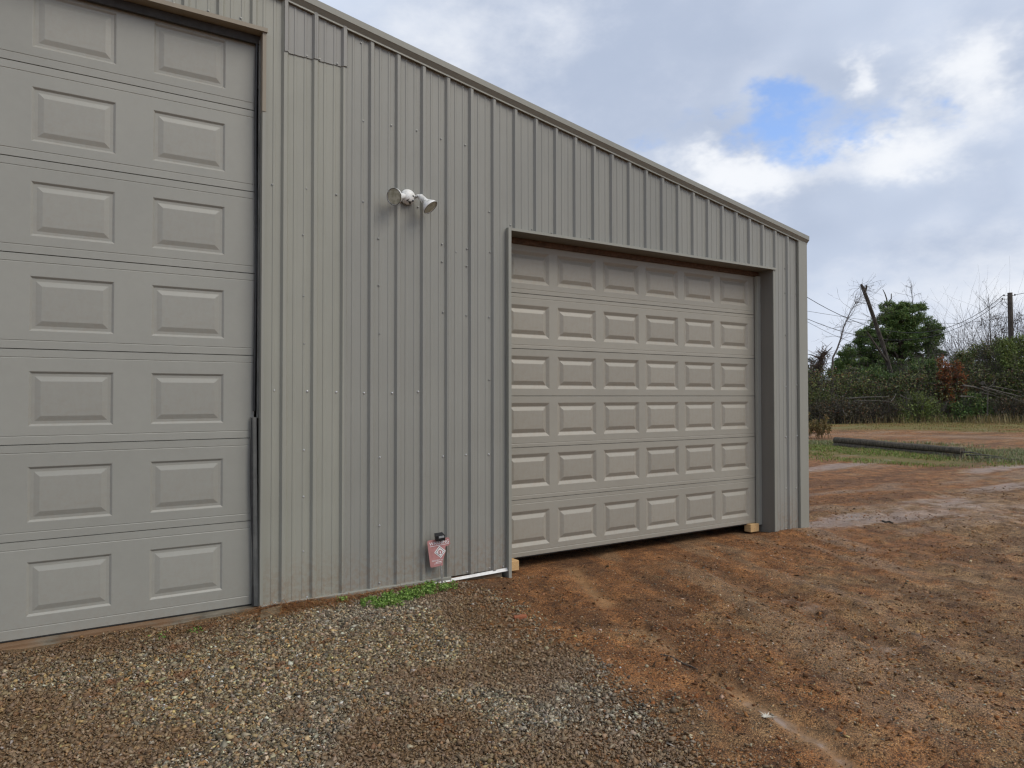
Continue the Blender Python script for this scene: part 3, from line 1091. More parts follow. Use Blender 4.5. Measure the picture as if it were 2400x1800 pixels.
JR = [0.108, 0.638, 1.127, 1.612, 2.057, 2.581, 3.10]
RR = [(0.196, 0.530), (0.748, 1.066), (1.225, 1.548), (1.678, 1.992), (2.160, 2.474), (2.675, 2.985)]
CR = [(2.108 + 0.5805 * i, 2.108 + 0.5805 * i + 0.488) for i in range(6)]
GR_ = [[0.148, 0.600], [0.676], [1.163], [], [2.093, 2.539], [2.622]]
overhead_door(2.004, 5.655, 0.20, JR, RR, CR,
              [(0.0, 0.0), (0.004, 0.0008), (0.034, 0.0165), (0.040, 0.0165), (0.074, 0.0015), (0.078, 0.0008)],
              GR_, M['door_right'], 0.108, 'wide taupe overhead door with six rows of six raised panels, propped off the ground')
JL = [0.085 + 0.6085 * k for k in range(8)]
JL[-1] = 4.32
RL = [(z + 0.116, z + 0.468) for z in JL[:-1]]
RL[0] = (0.214, 0.559)
RL[-1] = (JL[6] + 0.116, 4.205)
CL = [(-0.392 - 0.472 - 0.697 * i, -0.392 - 0.697 * i) for i in range(5)]
GL_ = [[z + 0.054, z2 - 0.054] for z, z2 in zip(JL[:-1], JL[1:])]
GL_[0][0] = 0.146
GL_[-1] = [JL[6] + 0.054]
overhead_door(-3.85, -0.180, 0.08, JL, RL, CL,
              [(0.0, 0.0), (0.003, 0.001), (0.015, 0.0105), (0.033, 0.0105), (0.064, 0.0015), (0.067, 0.0012)],
              GL_, M['door_left'], 0.083, 'tall grey overhead door with seven rows of raised panels')

# ------------------------------------------------------------------ things on and by the wall
# twin flood light
FL = np.array([1.005, -0.022, 3.245])
fl = empty('flood_light', tuple(FL))
tag(fl, 'weathered white twin-head flood light fixed high on the ribbed wall', 'light')


def grime_attr(o, f):
    me = o.data
    co = np.empty(len(me.vertices) * 3, np.float32)
    me.vertices.foreach_get('co', co)
    put_attr(me, 'grime', f(co.reshape(-1, 3)))


mb = MB().lathe(FL, (0, -1, 0), [(-0.006, 0.064), (0.006, 0.0645), (0.018, 0.061), (0.032, 0.052), (0.043, 0.038), (0.050, 0.020), (0.052, 0.004)], 28)
o = mb.build('mounting_dome', M['lamp_white'], fl, True)
grime_attr(o, lambda c: sstep(0.02, -0.045, (c[:, 2] - FL[2]) + 0.6 * (c[:, 0] - FL[0])))
for dx, dz in ((0.026, 0.002), (0.028, -0.034)):
    MB().lathe(FL + (dx, -0.044 if dz > -0.01 else -0.037, dz), (0.25, -1, -0.3 if dz < -0.01 else 0), [(0, 0.0085), (0.004, 0.0085), (0.0045, 0.004)], 12).build('knockout_plug', M['plastic_black'], fl, True)


def lamp_head(start, back, axis, nm='lamp_head'):
    axis = np.array(axis, float)
    axis /= np.linalg.norm(axis)
    back = np.array(back, float)
    mb = MB()
    mb.lathe(back, axis, [(-0.006, 0.012), (0.0, 0.019), (0.006, 0.0235), (0.060, 0.0265), (0.064, 0.0285), (0.070, 0.0300), (0.088, 0.040), (0.108, 0.0545), (0.122, 0.0645), (0.140, 0.0680), (0.142, 0.066), (0.139, 0.0625), (0.128, 0.060)], 32)
    o = mb.build(nm, M['lamp_white'], fl, True)
    grime_attr(o, lambda c: 0.45 * sstep(0.0, -0.03, c[:, 2] - back[2] - 0.0))
    lb = MB().lathe(back, axis, [(0.126, 0.0625), (0.1375, 0.0620), (0.139, 0.054), (0.1375, 0.047), (0.139, 0.040), (0.137, 0.030), (0.140, 0.022), (0.137, 0.014), (0.139, 0.004)], 32)
    l = lb.build('lens', M['lens'], o, True)
    rb = MB().lathe(back, axis, [(0.137, 0.0670), (0.1425, 0.0675), (0.1430, 0.0645), (0.136, 0.0630)], 32)
    rb.build('lens_gasket', M['plastic_black'], o, True)
    kb = MB().tube([start, (np.array(start) + back) / 2 + (0, 0, 0.006), back], [0.011, 0.013, 0.013], 10)
    k = kb.build('swivel_arm', M['lamp_white'], fl, True)
    grime_attr(k, lambda c: 0.7 + 0 * c[:, 0])


lamp_head(FL + (-0.045, -0.030, 0.002), FL + (-0.058, -0.050, -0.012), (-0.82, -0.52, -0.28))
lamp_head(FL + (0.046, -0.036, -0.006), FL + (0.082, -0.058, 0.010), (0.46, -0.50, -0.74))

# broken warning sign on a stake
sg = empty('security_sign', (1.25, -0.09, 0.05))
tag(sg, 'faded red torn WARNING yard sign with a small solar lamp leaning by the wall', 'sign')
YS = -0.085
TL_, TR_ = onY(1001, 1268, YS), onY(1053, 1259, YS)
BL_ = onY(1009, 1331, YS + 0.02)
U = TR_ - TL_
V_ = BL_ - TL_
Nn = np.cross(U, V_)
Nn /= np.linalg.norm(Nn)
if Nn[1] > 0:
    Nn = -Nn


def sp(u, v, lift=0.0):
    return TL_ + u * U + v * V_ + lift * Nn


plate = [(0.0, 0.06), (0.02, 0.02), (0.06, 0.0), (0.94, 0.0), (0.98, 0.02), (1.0, 0.06), (1.01, 0.26), (0.94, 0.285), (0.88, 0.31), (0.82, 0.30), (0.775, 0.325), (0.755, 0.40), (0.76, 0.43),
         (0.745, 0.52), (0.66, 0.68), (0.60, 0.79), (0.57, 0.86), (0.565, 0.97), (0.545, 0.995), (0.06, 1.0), (0.02, 0.985), (0.0, 0.95)]


def flat(poly, lift, th=0.0):
    n = len(poly)
    Vv = [sp(u, v, lift) for u, v in poly] + [sp(u, v, lift - max(th, 0.0008)) for u, v in poly]
    Ff = [tuple(range(n)), tuple(range(2 * n - 1, n - 1, -1))] + [(i, i + n, (i + 1) % n + n, (i + 1) % n) for i in range(n)]
    return Vv, Ff


mb = MB()
mb.raw(*flat(plate, 0.0, 0.003))
pl = mb.build('sign_plate', M['sign_red'], sg)


def text_on(txt, u0, v0, u1, v1, mat, name, lift=0.0012):
    cu = bpy.data.curves.new(name, 'FONT')
    cu.body = txt
    cu.resolution_u = 3
    cu.offset = 0.018
    to = bpy.data.objects.new(name, cu)
    COL.objects.link(to)
    dg = bpy.context.evaluated_depsgraph_get()
    me = bpy.data.meshes.new_from_object(to.evaluated_get(dg))
    COL.objects.unlink(to)
    bpy.data.objects.remove(to)
    co = np.array([v.co[:] for v in me.vertices])
    mn, mx = co.min(0), co.max(0)
    for v, c in zip(me.vertices, co):
        a = u0 + (c[0] - mn[0]) / (mx[0] - mn[0]) * (u1 - u0)
        b_ = v1 - (c[1] - mn[1]) / (mx[1] - mn[1]) * (v1 - v0)
        v.co = sp(a, b_, lift)
    me.materials.clear()
    return link(name, me, mat, pl)


text_on('WARNING', 0.07, 0.075, 0.96, 0.19, M['sign_white'], 'lettering')
text_on('PROTECT A', 0.10, 0.745, 0.575, 0.80, M['sign_white'], 'lettering')
MB().raw(*flat([(0.08, 0.225), (0.95, 0.215), (0.95, 0.232), (0.08, 0.242)], 0.0012)).build('printed_line', M['sign_white'], pl)
MB().raw(*flat([(0.26, 0.825), (0.52, 0.825), (0.52, 0.85), (0.26, 0.85)], 0.0012)).build('printed_line', M['sign_white'], pl)
MB().raw(*flat([(0.18, 0.88), (0.53, 0.88), (0.53, 0.893), (0.18, 0.893)], 0.0012)).build('printed_line', M['sign_white'], pl)
dcx, dcy, dw, dh = 0.505, 0.475, 0.262, 0.232
di = lambda k: [(dcx - dw * k, dcy), (dcx, dcy - dh * k), (dcx + dw * k, dcy), (dcx, dcy + dh * k)]
MB().raw(*flat(di(1.0), 0.0012)).build('diamond_emblem', M['sign_white'], pl)
MB().raw(*flat(di(0.80), 0.0022)).build('diamond_emblem', M['sign_green'], pl)
MB().raw(*flat(di(0.70), 0.0032)).build('diamond_emblem', M['sign_white'], pl)
hs = 1.0
house = [(dcx - 0.085, dcy + 0.075), (dcx - 0.085, dcy - 0.005), (dcx - 0.12, dcy - 0.005), (dcx - 0.06, dcy - 0.045), (dcx - 0.06, dcy - 0.075), (dcx - 0.04, dcy - 0.075), (dcx - 0.04, dcy - 0.06),
         (dcx, dcy - 0.085), (dcx + 0.12, dcy - 0.005), (dcx + 0.085, dcy - 0.005), (dcx + 0.085, dcy + 0.075)]
MB().raw(*flat(house, 0.0042)).build('house_emblem', M['sign_red'], pl)
MB().raw(*flat([(dcx - 0.03, dcy + 0.055), (dcx - 0.02, dcy + 0.015), (dcx - 0.028, dcy - 0.01), (dcx, dcy - 0.03), (dcx + 0.028, dcy - 0.01), (dcx + 0.02, dcy + 0.015), (dcx + 0.03, dcy + 0.055)], 0.0052)).build('keyhole_emblem', M['sign_white'], pl)
# solar lamp box clipped on top
q0 = sp(0.35, -0.085, 0.008)
Uh = U / np.linalg.norm(U)
Vh = V_ / np.linalg.norm(V_)
L3 = lambda u, v, w: tuple(q0 + u * Uh + v * Vh + w * Nn)
bw, bh, bd = 0.080, 0.042, 0.022


def hexa(pts):
    return pts, [(0, 1, 2, 3), (7, 6, 5, 4), (0, 4, 5, 1), (1, 5, 6, 2), (2, 6, 7, 3), (3, 7, 4, 0)]


mb = MB()
mb.raw(*hexa([L3(0, -0.016, bd), L3(bw, -0.016, bd), L3(bw, bh - 0.012, bd), L3(0, bh - 0.012, bd), L3(0.003, -0.032, -0.016), L3(bw - 0.003, -0.032, -0.016), L3(bw - 0.003, bh - 0.016, -0.016), L3(0.003, bh - 0.016, -0.016)]))
sb = mb.build('solar_lamp', M['plastic_black'], sg)
mb = MB()
e = 0.001
mb.raw(*hexa([L3(0.024, -0.013, bd + e), L3(bw - 0.008, -0.013, bd + e), L3(bw - 0.008, 0.005, bd + e), L3(0.024, 0.005, bd + e), L3(0.026, -0.0125, bd - 0.004), L3(bw - 0.01, -0.0125, bd - 0.004), L3(bw - 0.01, 0.004, bd - 0.004), L3(0.026, 0.004, bd - 0.004)]))
mb.build('solar_cell', M['solar'], sb)
# flat steel stake
s0, s1 = sp(0.49, 0.93, -0.004), onY(1038, 1372, -0.070)
s1 = np.array([s1[0], s1[1], 0.0])
wv = Uh * 0.009
mb = MB()
dn = np.array([0, 0.003, 0])
mb.raw(*hexa([tuple(s0 - wv), tuple(s0 + wv), tuple(s1 + wv), tuple(s1 - wv), tuple(s0 - wv + dn), tuple(s0 + wv + dn), tuple(s1 + wv + dn), tuple(s1 - wv + dn)]))
mb.raw(*hexa([tuple(s0 - wv * 1.1 - (0, 0.006, 0)), tuple(s0 - wv * 0.8 - (0, 0.006, 0)), tuple(s1 - wv * 0.8 - (0, 0.006, 0)), tuple(s1 - wv * 1.1 - (0, 0.006, 0)), tuple(s0 - wv * 1.1), tuple(s0 - wv * 0.8), tuple(s1 - wv * 0.8), tuple(s1 - wv * 1.1)]))
mb.build('stake', M['iron'], sg)

# wood blocks the wide door stands on
o = MB().box(2.030, 2.172, 0.095, 0.25, 0.016, 0.106, 0.003).build('wood_block', M['lumber'])
tag(o, 'raw pine block under the near corner of the wide door', 'wood block', 'blocks propping the wide door')
o = MB().box(5.450, 5.600, 0.145, 0.24, 0.012, 0.104, 0.003).build('wood_block', M['lumber'])
tag(o, 'raw pine block under the far corner of the wide door', 'wood block', 'blocks propping the wide door')

# ------------------------------------------------------------------ scattered stones, clods, plants on the ground
ICO_V = None


def ico():
    t = (1 + 5 ** 0.5) / 2
    v = np.array([(-1, t, 0), (1, t, 0), (-1, -t, 0), (1, -t, 0), (0, -1, t), (0, 1, t), (0, -1, -t), (0, 1, -t), (t, 0, -1), (t, 0, 1), (-t, 0, -1), (-t, 0, 1)], float)
    v /= np.linalg.norm(v[0])
    f = np.array([(0, 11, 5), (0, 5, 1), (0, 1, 7), (0, 7, 10), (0, 10, 11), (1, 5, 9), (5, 11, 4), (11, 10, 2), (10, 7, 6), (7, 1, 8), (3, 9, 4), (3, 4, 2), (3, 2, 6), (3, 6, 8), (3, 8, 9), (4, 9, 5), (2, 4, 11), (6, 2, 10), (8, 6, 7), (9, 8, 1)])
    return v, f


IV, IF = ico()


def rand_rot(n, tilt=0.5):
    """random rotation matrices: any heading, limited tilt"""
    a = rng.uniform(0, 2 * np.pi, n)
    tx, ty = rng.normal(0, tilt, n), rng.normal(0, tilt, n)
    ca, sa = np.cos(a), np.sin(a)
    Rz = np.zeros((n, 3, 3))
    Rz[:, 0, 0], Rz[:, 0, 1], Rz[:, 1, 0], Rz[:, 1, 1], Rz[:, 2, 2] = ca, -sa, sa, ca, 1
    Rx = np.zeros((n, 3, 3))
    Rx[:, 0, 0], Rx[:, 1, 1], Rx[:, 1, 2], Rx[:, 2, 1], Rx[:, 2, 2] = 1, np.cos(tx), -np.sin(tx), np.sin(tx), np.cos(tx)
    Ry = np.zeros((n, 3, 3))
    Ry[:, 1, 1], Ry[:, 0, 0], Ry[:, 0, 2], Ry[:, 2, 0], Ry[:, 2, 2] = 1, np.cos(ty), np.sin(ty), -np.sin(ty), np.cos(ty)
    return Rz @ Rx @ Ry


OV = np.array([(1, 0, 0), (-1, 0, 0), (0, 1, 0), (0, -1, 0), (0, 0, 1), (0, 0, -1)], float)
OF = np.array([(0, 2, 4), (2, 1, 4), (1, 3, 4), (3, 0, 4), (2, 0, 5), (1, 2, 5), (3, 1, 5), (0, 3, 5)])


def scatter_stones(x, y, z, size, cols, flatness=(0.45, 0.8), jag=0.30, chip=False):
    n = len(x)
    IV_, IF_ = (OV, OF) if chip else (IV, IF)
    k = len(IV_)
    base = IV_[None] * (1 + rng.normal(0, jag, (n, k, 1))) + rng.normal(0, 0.32 if chip else 0.10, (n, k, 3))
    sc = np.stack([size * rng.uniform(0.85, 1.5, n), size * rng.uniform(0.65, 1.0, n), size * rng.uniform(*flatness, n)], 1)
    P = base * sc[:, None, :]
    P = np.einsum('nij,nkj->nki', rand_rot(n, 0.35), P)
    P += np.stack([x, y, z], 1)[:, None, :]
    Fc = IF_[None] + (np.arange(n) * k)[:, None, None]
    return P.reshape(-1, 3), Fc.reshape(-1, 3), np.repeat(cols, k, 0)


def palette(n, items):
    w = np.array([i[1] for i in items], float)
    idx = rng.choice(len(items), n, p=w / w.sum())
    c = np.array([i[0] for i in items])[idx]
    return np.clip(c * rng.uniform(0.6, 1.4, (n, 1)) * (1 + rng.normal(0, 0.05, (n, 3))), 0.008, 0.95)


STONE = [((0.25, 0.215, 0.165), 5), ((0.33, 0.29, 0.235), 3.4), ((0.17, 0.140, 0.100), 5), ((0.27, 0.195, 0.105), 3.6), ((0.52, 0.49, 0.43), 0.9), ((0.20, 0.110, 0.045), 2.0), ((0.09, 0.080, 0.062), 2.0), ((0.40, 0.31, 0.17), 0.8), ((0.24, 0.235, 0.22), 1.6)]


def view_ok(x, y, margin=0.06):
    d = np.stack([x - CAM[0], y - CAM[1], 0 * x - CAM[2]], 1)
    zc = d @ _f
    u = (d @ _r) / np.maximum(zc, 0.1) * FPX / PW
    v = (d @ _u) / np.maximum(zc, 0.1) * FPX / PH
    return (zc > 0.6) & (np.abs(u) < 0.5 + margin * 2.2) & (np.abs(v) < 0.5 + margin * 2.2)


# the bed of gravel: denser where the camera stands close
N0 = 325000
x = rng.uniform(-3.0, 1.9, N0)
y = rng.uniform(-3.9, -0.015, N0)
gm = gravel_mask(x, y)
bare = fbm(x * 1.7, y * 1.7, 5 + 400, 4)                       # clay showing through
soil_near_door = sstep(-0.75, -0.12, y) * sstep(0.0, -0.7, x)
keep = (rng.uniform(0, 1, N0) < gm * np.clip(1.15 - 0.75 * sstep(0.56, 0.76, bare) - 0.55 * soil_near_door, 0.15, 1)) & view_ok(x, y)
keep &= ~((x < -0.15) & (y > -0.09))
x, y = x[keep], y[keep]
n = len(x)
size = np.clip(rng.lognormal(math.log(0.0061), 0.43, n), 0.0026, 0.018)
z = height(x, y) + size * 0.22 + rng.uniform(0, 0.006, n)
cols = np.clip(palette(n, STONE) * np.array([[1.03, 0.93, 0.74]]) * rng.lognormal(-0.04, 0.36, (n, 1)), 0.01, 0.62)
# washed grey drifts among the tan stones, and spots of spilled clay
gzn = fbm(x * 0.9 + 4, y * 0.9, 530, 3) + 0.34 * np.exp(-((x - 0.25) / 0.8) ** 2 - ((y + 0.5) / 0.32) ** 2) + 0.22 * sstep(-1.4, -2.1, y) * sstep(0.5, -0.4, x)
tz = (0.40 * sstep(0.42, 0.85, gzn))[:, None]
grey_c = cols.mean(1, keepdims=True) * np.array([[1.22, 1.14, 0.98]])
cols = cols * (1 - tz) + grey_c * tz
for px_, py_, r_ in ((330, 1598, 0.05), (425, 1575, 0.07), (545, 1532, 0.045), (500, 1640, 0.035), (265, 1592, 0.05), (655, 1551, 0.05), (410, 1520, 0.06), (480, 1478, 0.08), (218, 1618, 0.04), (760, 1500, 0.03), (1000, 1560, 0.05), (930, 1480, 0.04)):
    sx_, sy_ = onZ(px_, py_, 0.03)
    f_ = (0.9 * np.exp(-((x - sx_) / r_) ** 2 - ((y - sy_) / (r_ * 0.8)) ** 2))[:, None]
    cols = cols * (1 - f_) + f_ * np.array([[0.20, 0.085, 0.032]]) * rng.uniform(0.5, 1.3, (n, 1))
dusty = (sstep(0.46, 0.64, bare[keep]) * 0.6)[:, None]
cols = cols * (1 - dusty) + dusty * np.array([[0.19, 0.105, 0.048]])
snd = (soil_near_door[keep] * 0.65)[:, None]
cols = cols * (1 - snd) + snd * np.array([[0.16, 0.085, 0.036]]) * rng.uniform(0.5, 1.4, (n, 1))
P, Fc, Cc = scatter_stones(x, y, z, size, cols, (0.5, 0.85), 0.25, True)
gravel = link('gravel', fastmesh('gravel', P, Fc, Cc), M['stone'])
tag(gravel, 'loose grey and tan gravel covering the yard before the tall door', 'gravel', None, 'stuff')

# pebbles lying in the clay
N0 = 90000
rr = 1.6 + 11.0 * rng.uniform(0, 1, N0) ** 1.35
aa = rng.uniform(-0.25, 1.35, N0)
x = CAM[0] + rr * np.sin(aa)
y = CAM[1] + rr * np.cos(aa)
patch = fbm(x * 1.1, y * 1.1, 620, 4)
keep = view_ok(x, y) & (rng.uniform(0, 1, N0) < (1 - gravel_mask(x, y)) * (0.30 + 0.9 * sstep(0.42, 0.62, patch))) & ((y < -0.02) | (x > 6.4))
x, y = x[keep], y[keep]
n = len(x)
size = np.clip(rng.lognormal(math.log(0.0050), 0.40, n), 0.0020, 0.015)
z = height(x, y) + size * 0.12
PEB = STONE + [((0.24, 0.13, 0.062), 7), ((0.30, 0.18, 0.10), 4), ((0.09, 0.05, 0.025), 5)]
P, Fc, Cc = scatter_stones(x, y, z, size, palette(n, PEB) * np.array([[1.2, 1.06, 0.86]]), (0.45, 0.8), 0.25, True)
o = link('pebbles', fastmesh('pebbles', P, Fc, Cc), M['stone'])
tag(o, 'small pebbles pressed into the red clay before the wide door', 'pebbles', None, 'stuff')

# clods of clay
N0 = 60000
rr = 1.6 + 14.0 * rng.uniform(0, 1, N0) ** 1.3
aa = rng.uniform(0.15, 1.4, N0)
x = CAM[0] + rr * np.sin(aa)
y = CAM[1] + rr * np.cos(aa)
patch = fbm(x * 0.9, y * 0.9, 660, 4)
keep = view_ok(x, y) & (rng.uniform(0, 1, N0) < (1 - gravel_mask(x, y)) * (0.04 + 0.8 * sstep(0.50, 0.62, patch) + 0.5 * sstep(0.47, 0.36, streak(x, y)))) & ((y < -0.02) | (x > 6.4))
x, y = x[keep], y[keep]
n = len(x)
size = np.clip(rng.lognormal(math.log(0.0068), 0.48, n), 0.003, 0.019)
z = height(x, y) + size * 0.05
CLOD = [((0.17, 0.080, 0.033), 5), ((0.22, 0.115, 0.052), 4), ((0.10, 0.048, 0.021), 4), ((0.050, 0.030, 0.016), 2.5), ((0.25, 0.16, 0.09), 1.2)]
P, Fc, Cc = scatter_stones(x, y, z, size, palette(n, CLOD) * np.array([[1.25, 1.10, 0.88]]), (0.40, 0.75), 0.30, True)
o = link('clay_clods', fastmesh('clay_clods', P, Fc, Cc), M['clod'])
tag(o, 'crumbled clods of red clay strewn over the bare yard', 'clods', None, 'stuff')


def leaf_cards(C, size, aspect, up=0.0, cols=None):
    """diamond leaves at C with random facing; up>0 favours upright blades"""
    n = len(C)
    a = rng.normal(0, 1, (n, 3))
    a[:, 2] = a[:, 2] * (1 - up) + up * 3 * np.abs(a[:, 2])
    a /= np.linalg.norm(a, axis=1)[:, None]
    t = rng.normal(0, 1, (n, 3))
    b_ = np.cross(a, t)
    b_ /= np.linalg.norm(b_, axis=1)[:, None] + 1e-9
    s = (size if hasattr(size, '__len__') else np.full(n, size))[:, None] * rng.uniform(0.6, 1.3, (n, 1))
    nrm = np.cross(a, b_) * s * 0.10
    V = np.stack([C - a * s * 0.5, C + b_ * s * aspect * 0.5 + nrm, C + a * s * 0.5, C - b_ * s * aspect * 0.5 + nrm], 1)
    Fq = np.arange(n * 4).reshape(n, 4)
    return V.reshape(-1, 3), Fq, (np.repeat(cols, 4, 0) if cols is not None else None)


def blades(x, y, z, h, w, cols, lean=0.5):
    n = len(x)
    a = rng.uniform(0, 2 * np.pi, n)
    ln = rng.uniform(0.1, 1, n) * lean
    base = np.stack([x, y, z], 1)
    side = np.stack([-np.sin(a), np.cos(a), 0 * a], 1) * (w / 2)[:, None]
    fw = np.stack([np.cos(a), np.sin(a), 0 * a], 1)
    midp = base + fw * (h * ln * 0.35)[:, None] + np.stack([0 * h, 0 * h, h * 0.6], 1)
    tip = base + fw * (h * ln)[:, None] + np.stack([0 * h, 0 * h, h * (1 - 0.3 * ln)], 1)
    V = np.stack([base - side, base + side, midp + side * 0.7, midp - side * 0.7, tip], 1).reshape(-1, 3)
    k = (np.arange(n) * 5)[:, None]
    Fq = np.concatenate([k + np.array([[0, 1, 2]]), k + np.array([[0, 2, 3]]), k + np.array([[3, 2, 4]])], 0)
    return V, Fq, np.repeat(cols, 5, 0)


# green weed patch at the foot of the wall
CLV = [((0.19, 0.31, 0.060), 4), ((0.25, 0.37, 0.09), 3), ((0.11, 0.20, 0.036), 2.5), ((0.33, 0.40, 0.14), 1)]
cc = []
for cx_, cy_, sx_, sy_, k in ((0.66, -0.30, 0.085, 0.065, 2100), (0.83, -0.28, 0.10, 0.050, 2100), (1.00, -0.22, 0.085, 0.065, 900), (1.13, -0.16, 0.07, 0.08, 1500), (1.24, -0.21, 0.07, 0.05, 600), (0.42, -0.14, 0.025, 0.015, 90), (0.72, -0.42, 0.05, 0.03, 160), (-0.85, -0.28, 0.03, 0.03, 50), (-0.62, -0.26, 0.03, 0.02, 40)):
    q = rng.normal(0, 1, (k, 2))
    q = q / (1e-6 + np.linalg.norm(q, axis=1)[:, None]) * np.minimum(np.abs(np.linalg.norm(q, axis=1)), 1.7)[:, None]
    xx, yy = cx_ + q[:, 0] * sx_, cy_ + q[:, 1] * sy_
    ragged = fbm(xx * 22, yy * 22, 700, 3) > 0.46
    xx, yy = xx[ragged], yy[ragged]
    zz = height(xx, yy) + rng.uniform(0.004, 0.050, len(xx)) * (0.35 + fbm(xx * 14, yy * 14, 71, 2))
    cc.append(np.stack([xx, yy, zz], 1))
cc = np.concatenate(cc)
V, Fq, Cq = leaf_cards(cc, 0.017, 0.75, 0.0, palette(len(cc), CLV))
o = link('weed_patch', fastmesh('weed_patch', V, Fq, Cq), M['leaf'])
tag(o, 'bright green low weeds growing in the gravel at the foot of the wall', 'weeds', None, 'stuff')

# fallen pine needles by the foot of the wall
k = 1700
sel = rng.choice(6, k, p=[0.34, 0.22, 0.14, 0.12, 0.10, 0.08])
cen = np.array([(-0.02, -0.10), (0.22, -0.10), (0.62, -0.09), (0.95, -0.08), (-0.45, -0.20), (0.45, -0.16)])[sel]
sxy = np.array([(0.13, 0.07), (0.16, 0.06), (0.16, 0.035), (0.14, 0.03), (0.22, 0.06), (0.10, 0.05)])[sel]
xy = cen + rng.normal(0, 1, (k, 2)) * sxy
xy[:, 1] = np.minimum(xy[:, 1], -0.045)
a = rng.uniform(0, 2 * np.pi, k)
ln = rng.uniform(0.05, 0.14, k)
zz = height(xy[:, 0], xy[:, 1]) + rng.uniform(0.008, 0.030, k)
dv = np.stack([np.cos(a), np.sin(a), rng.normal(0, 0.22, k)], 1) * ln[:, None] / 2
dv[:, 1] = np.where(xy[:, 1] + np.abs(dv[:, 1]) > -0.04, dv[:, 1] * 0.3, dv[:, 1])
c0 = np.stack([xy[:, 0], xy[:, 1], zz], 1)
sd = np.stack([-np.sin(a), np.cos(a), 0 * a], 1) * 0.0011
V = np.stack([c0 - dv - sd, c0 - dv + sd, c0 + dv + sd, c0 + dv - sd], 1).reshape(-1, 3)
NEE = [((0.26, 0.115, 0.04), 4), ((0.36, 0.19, 0.075), 2), ((0.17, 0.07, 0.025), 3)]
o = link('pine_needles', fastmesh('pine_needles', V, np.arange(4 * k).reshape(k, 4), np.repeat(palette(k, NEE), 4, 0)), M['needle'])
tag(o, 'rusty fallen pine needles along the base of the wall', 'pine needles', None, 'stuff')

# a flat scrap of wood by the tall door, a brick bit, a leaf and a stick
hz = float(height(np.array([-0.10]), np.array([-0.16]))[0])
mb = MB()
mb.raw([(-0.205, -0.235, hz + 0.012), (-0.045, -0.200, hz + 0.020), (-0.015, -0.085, hz + 0.038), (-0.165, -0.110, hz + 0.034),
        (-0.205, -0.235, hz - 0.004), (-0.045, -0.200, hz + 0.003), (-0.015, -0.085, hz + 0.021), (-0.165, -0.110, hz + 0.016)],
       [(0, 1, 2, 3), (7, 6, 5, 4), (0, 4, 5, 1), (1, 5, 6, 2), (2, 6, 7, 3), (3, 7, 4, 0)])
o = mb.build('wood_scrap', plain('mossy_scrap_wood', (0.145, 0.105, 0.06), 0.85, 0.3, 30, bmp=0.4))
tag(o, 'flat brown scrap of wood half under pine needles by the wall corner', 'wood scrap')
bx, by = 1.425, -1.06
hz = float(height(np.array([bx]), np.array([by]))[0])
mb = MB()
mb.box(-0.046, 0.046, -0.020, 0.020, -0.008, 0.022, 0.004)
o = mb.build('brick_piece', plain('broken_red_brick', (0.30, 0.105, 0.05), 0.9, 0.25, 40, bmp=0.5))
o.location = (bx, by, hz)
o.rotation_euler = (0.05, -0.08, -0.35)
tag(o, 'small broken piece of red brick at the edge of the gravel', 'brick')
lx, ly = onZ(1797, 1677, 0.01)
hz = float(height(np.array([lx]), np.array([ly]))[0]) + 0.012
lobes = []
for k in range(22):
    a = 2 * math.pi * k / 22
    r = (0.040 if k % 2 == 0 else 0.017) * (1.25 if k in (0, 4, 18) else 0.8)
    lobes.append((lx + r * math.cos(a + 0.4), ly + r * math.sin(a + 0.4), hz + 0.010 * (r / 0.04) * (0.6 + 0.4 * math.sin(2 * a))))
mb = MB()
n = len(lobes)
mb.raw([(lx, ly, hz)] + lobes + [(lx, ly, hz - 0.0015)] + [(p[0], p[1], p[2] - 0.0012) for p in lobes],
       [(0, 1 + i, 1 + (i + 1) % n) for i in range(n)] + [(n + 1, n + 2 + (i + 1) % n, n + 2 + i) for i in range(n)] + [(1 + i, n + 2 + i, n + 2 + (i + 1) % n, 1 + (i + 1) % n) for i in range(n)])
o = mb.build('fallen_leaf', plain('pale_dry_leaf', (0.52, 0.48, 0.40), 0.7, 0.2, 60))
tag(o, 'pale curled oak leaf lying on the clay near the camera', 'leaf')


def ground_pts(pix, lift):
    out = []
    for px, py in pix:
        gx_, gy_ = onZ(px, py, 0.0)
        out.append((gx_, gy_, float(height(np.array([gx_]), np.array([gy_]))[0]) + lift))
    return out


o = MB().tube(ground_pts([(1548, 1536), (1572, 1541), (1600, 1548), (1622, 1556), (1634, 1563), (1633, 1568)], 0.006), [0.004, 0.005, 0.0045, 0.004, 0.003, 0.002], 6).build('stick', M['bark_dark'])
tag(o, 'thin dark bent stick lying beside the water channel', 'stick')
o = MB().tube(ground_pts([(2068, 1222), (2076, 1226), (2085, 1224), (2093, 1229)], 0.012), [0.012, 0.014, 0.012, 0.006], 6).build('stick', M['bark_dark'])
tag(o, 'short dark twig on the wet mud beyond the building corner', 'stick')

# ------------------------------------------------------------------ grass, log and weeds beyond the corner
GR = [((0.13, 0.20, 0.030), 4), ((0.18, 0.245, 0.045), 3), ((0.24, 0.215, 0.075), 3), ((0.28, 0.19, 0.09), 2)]


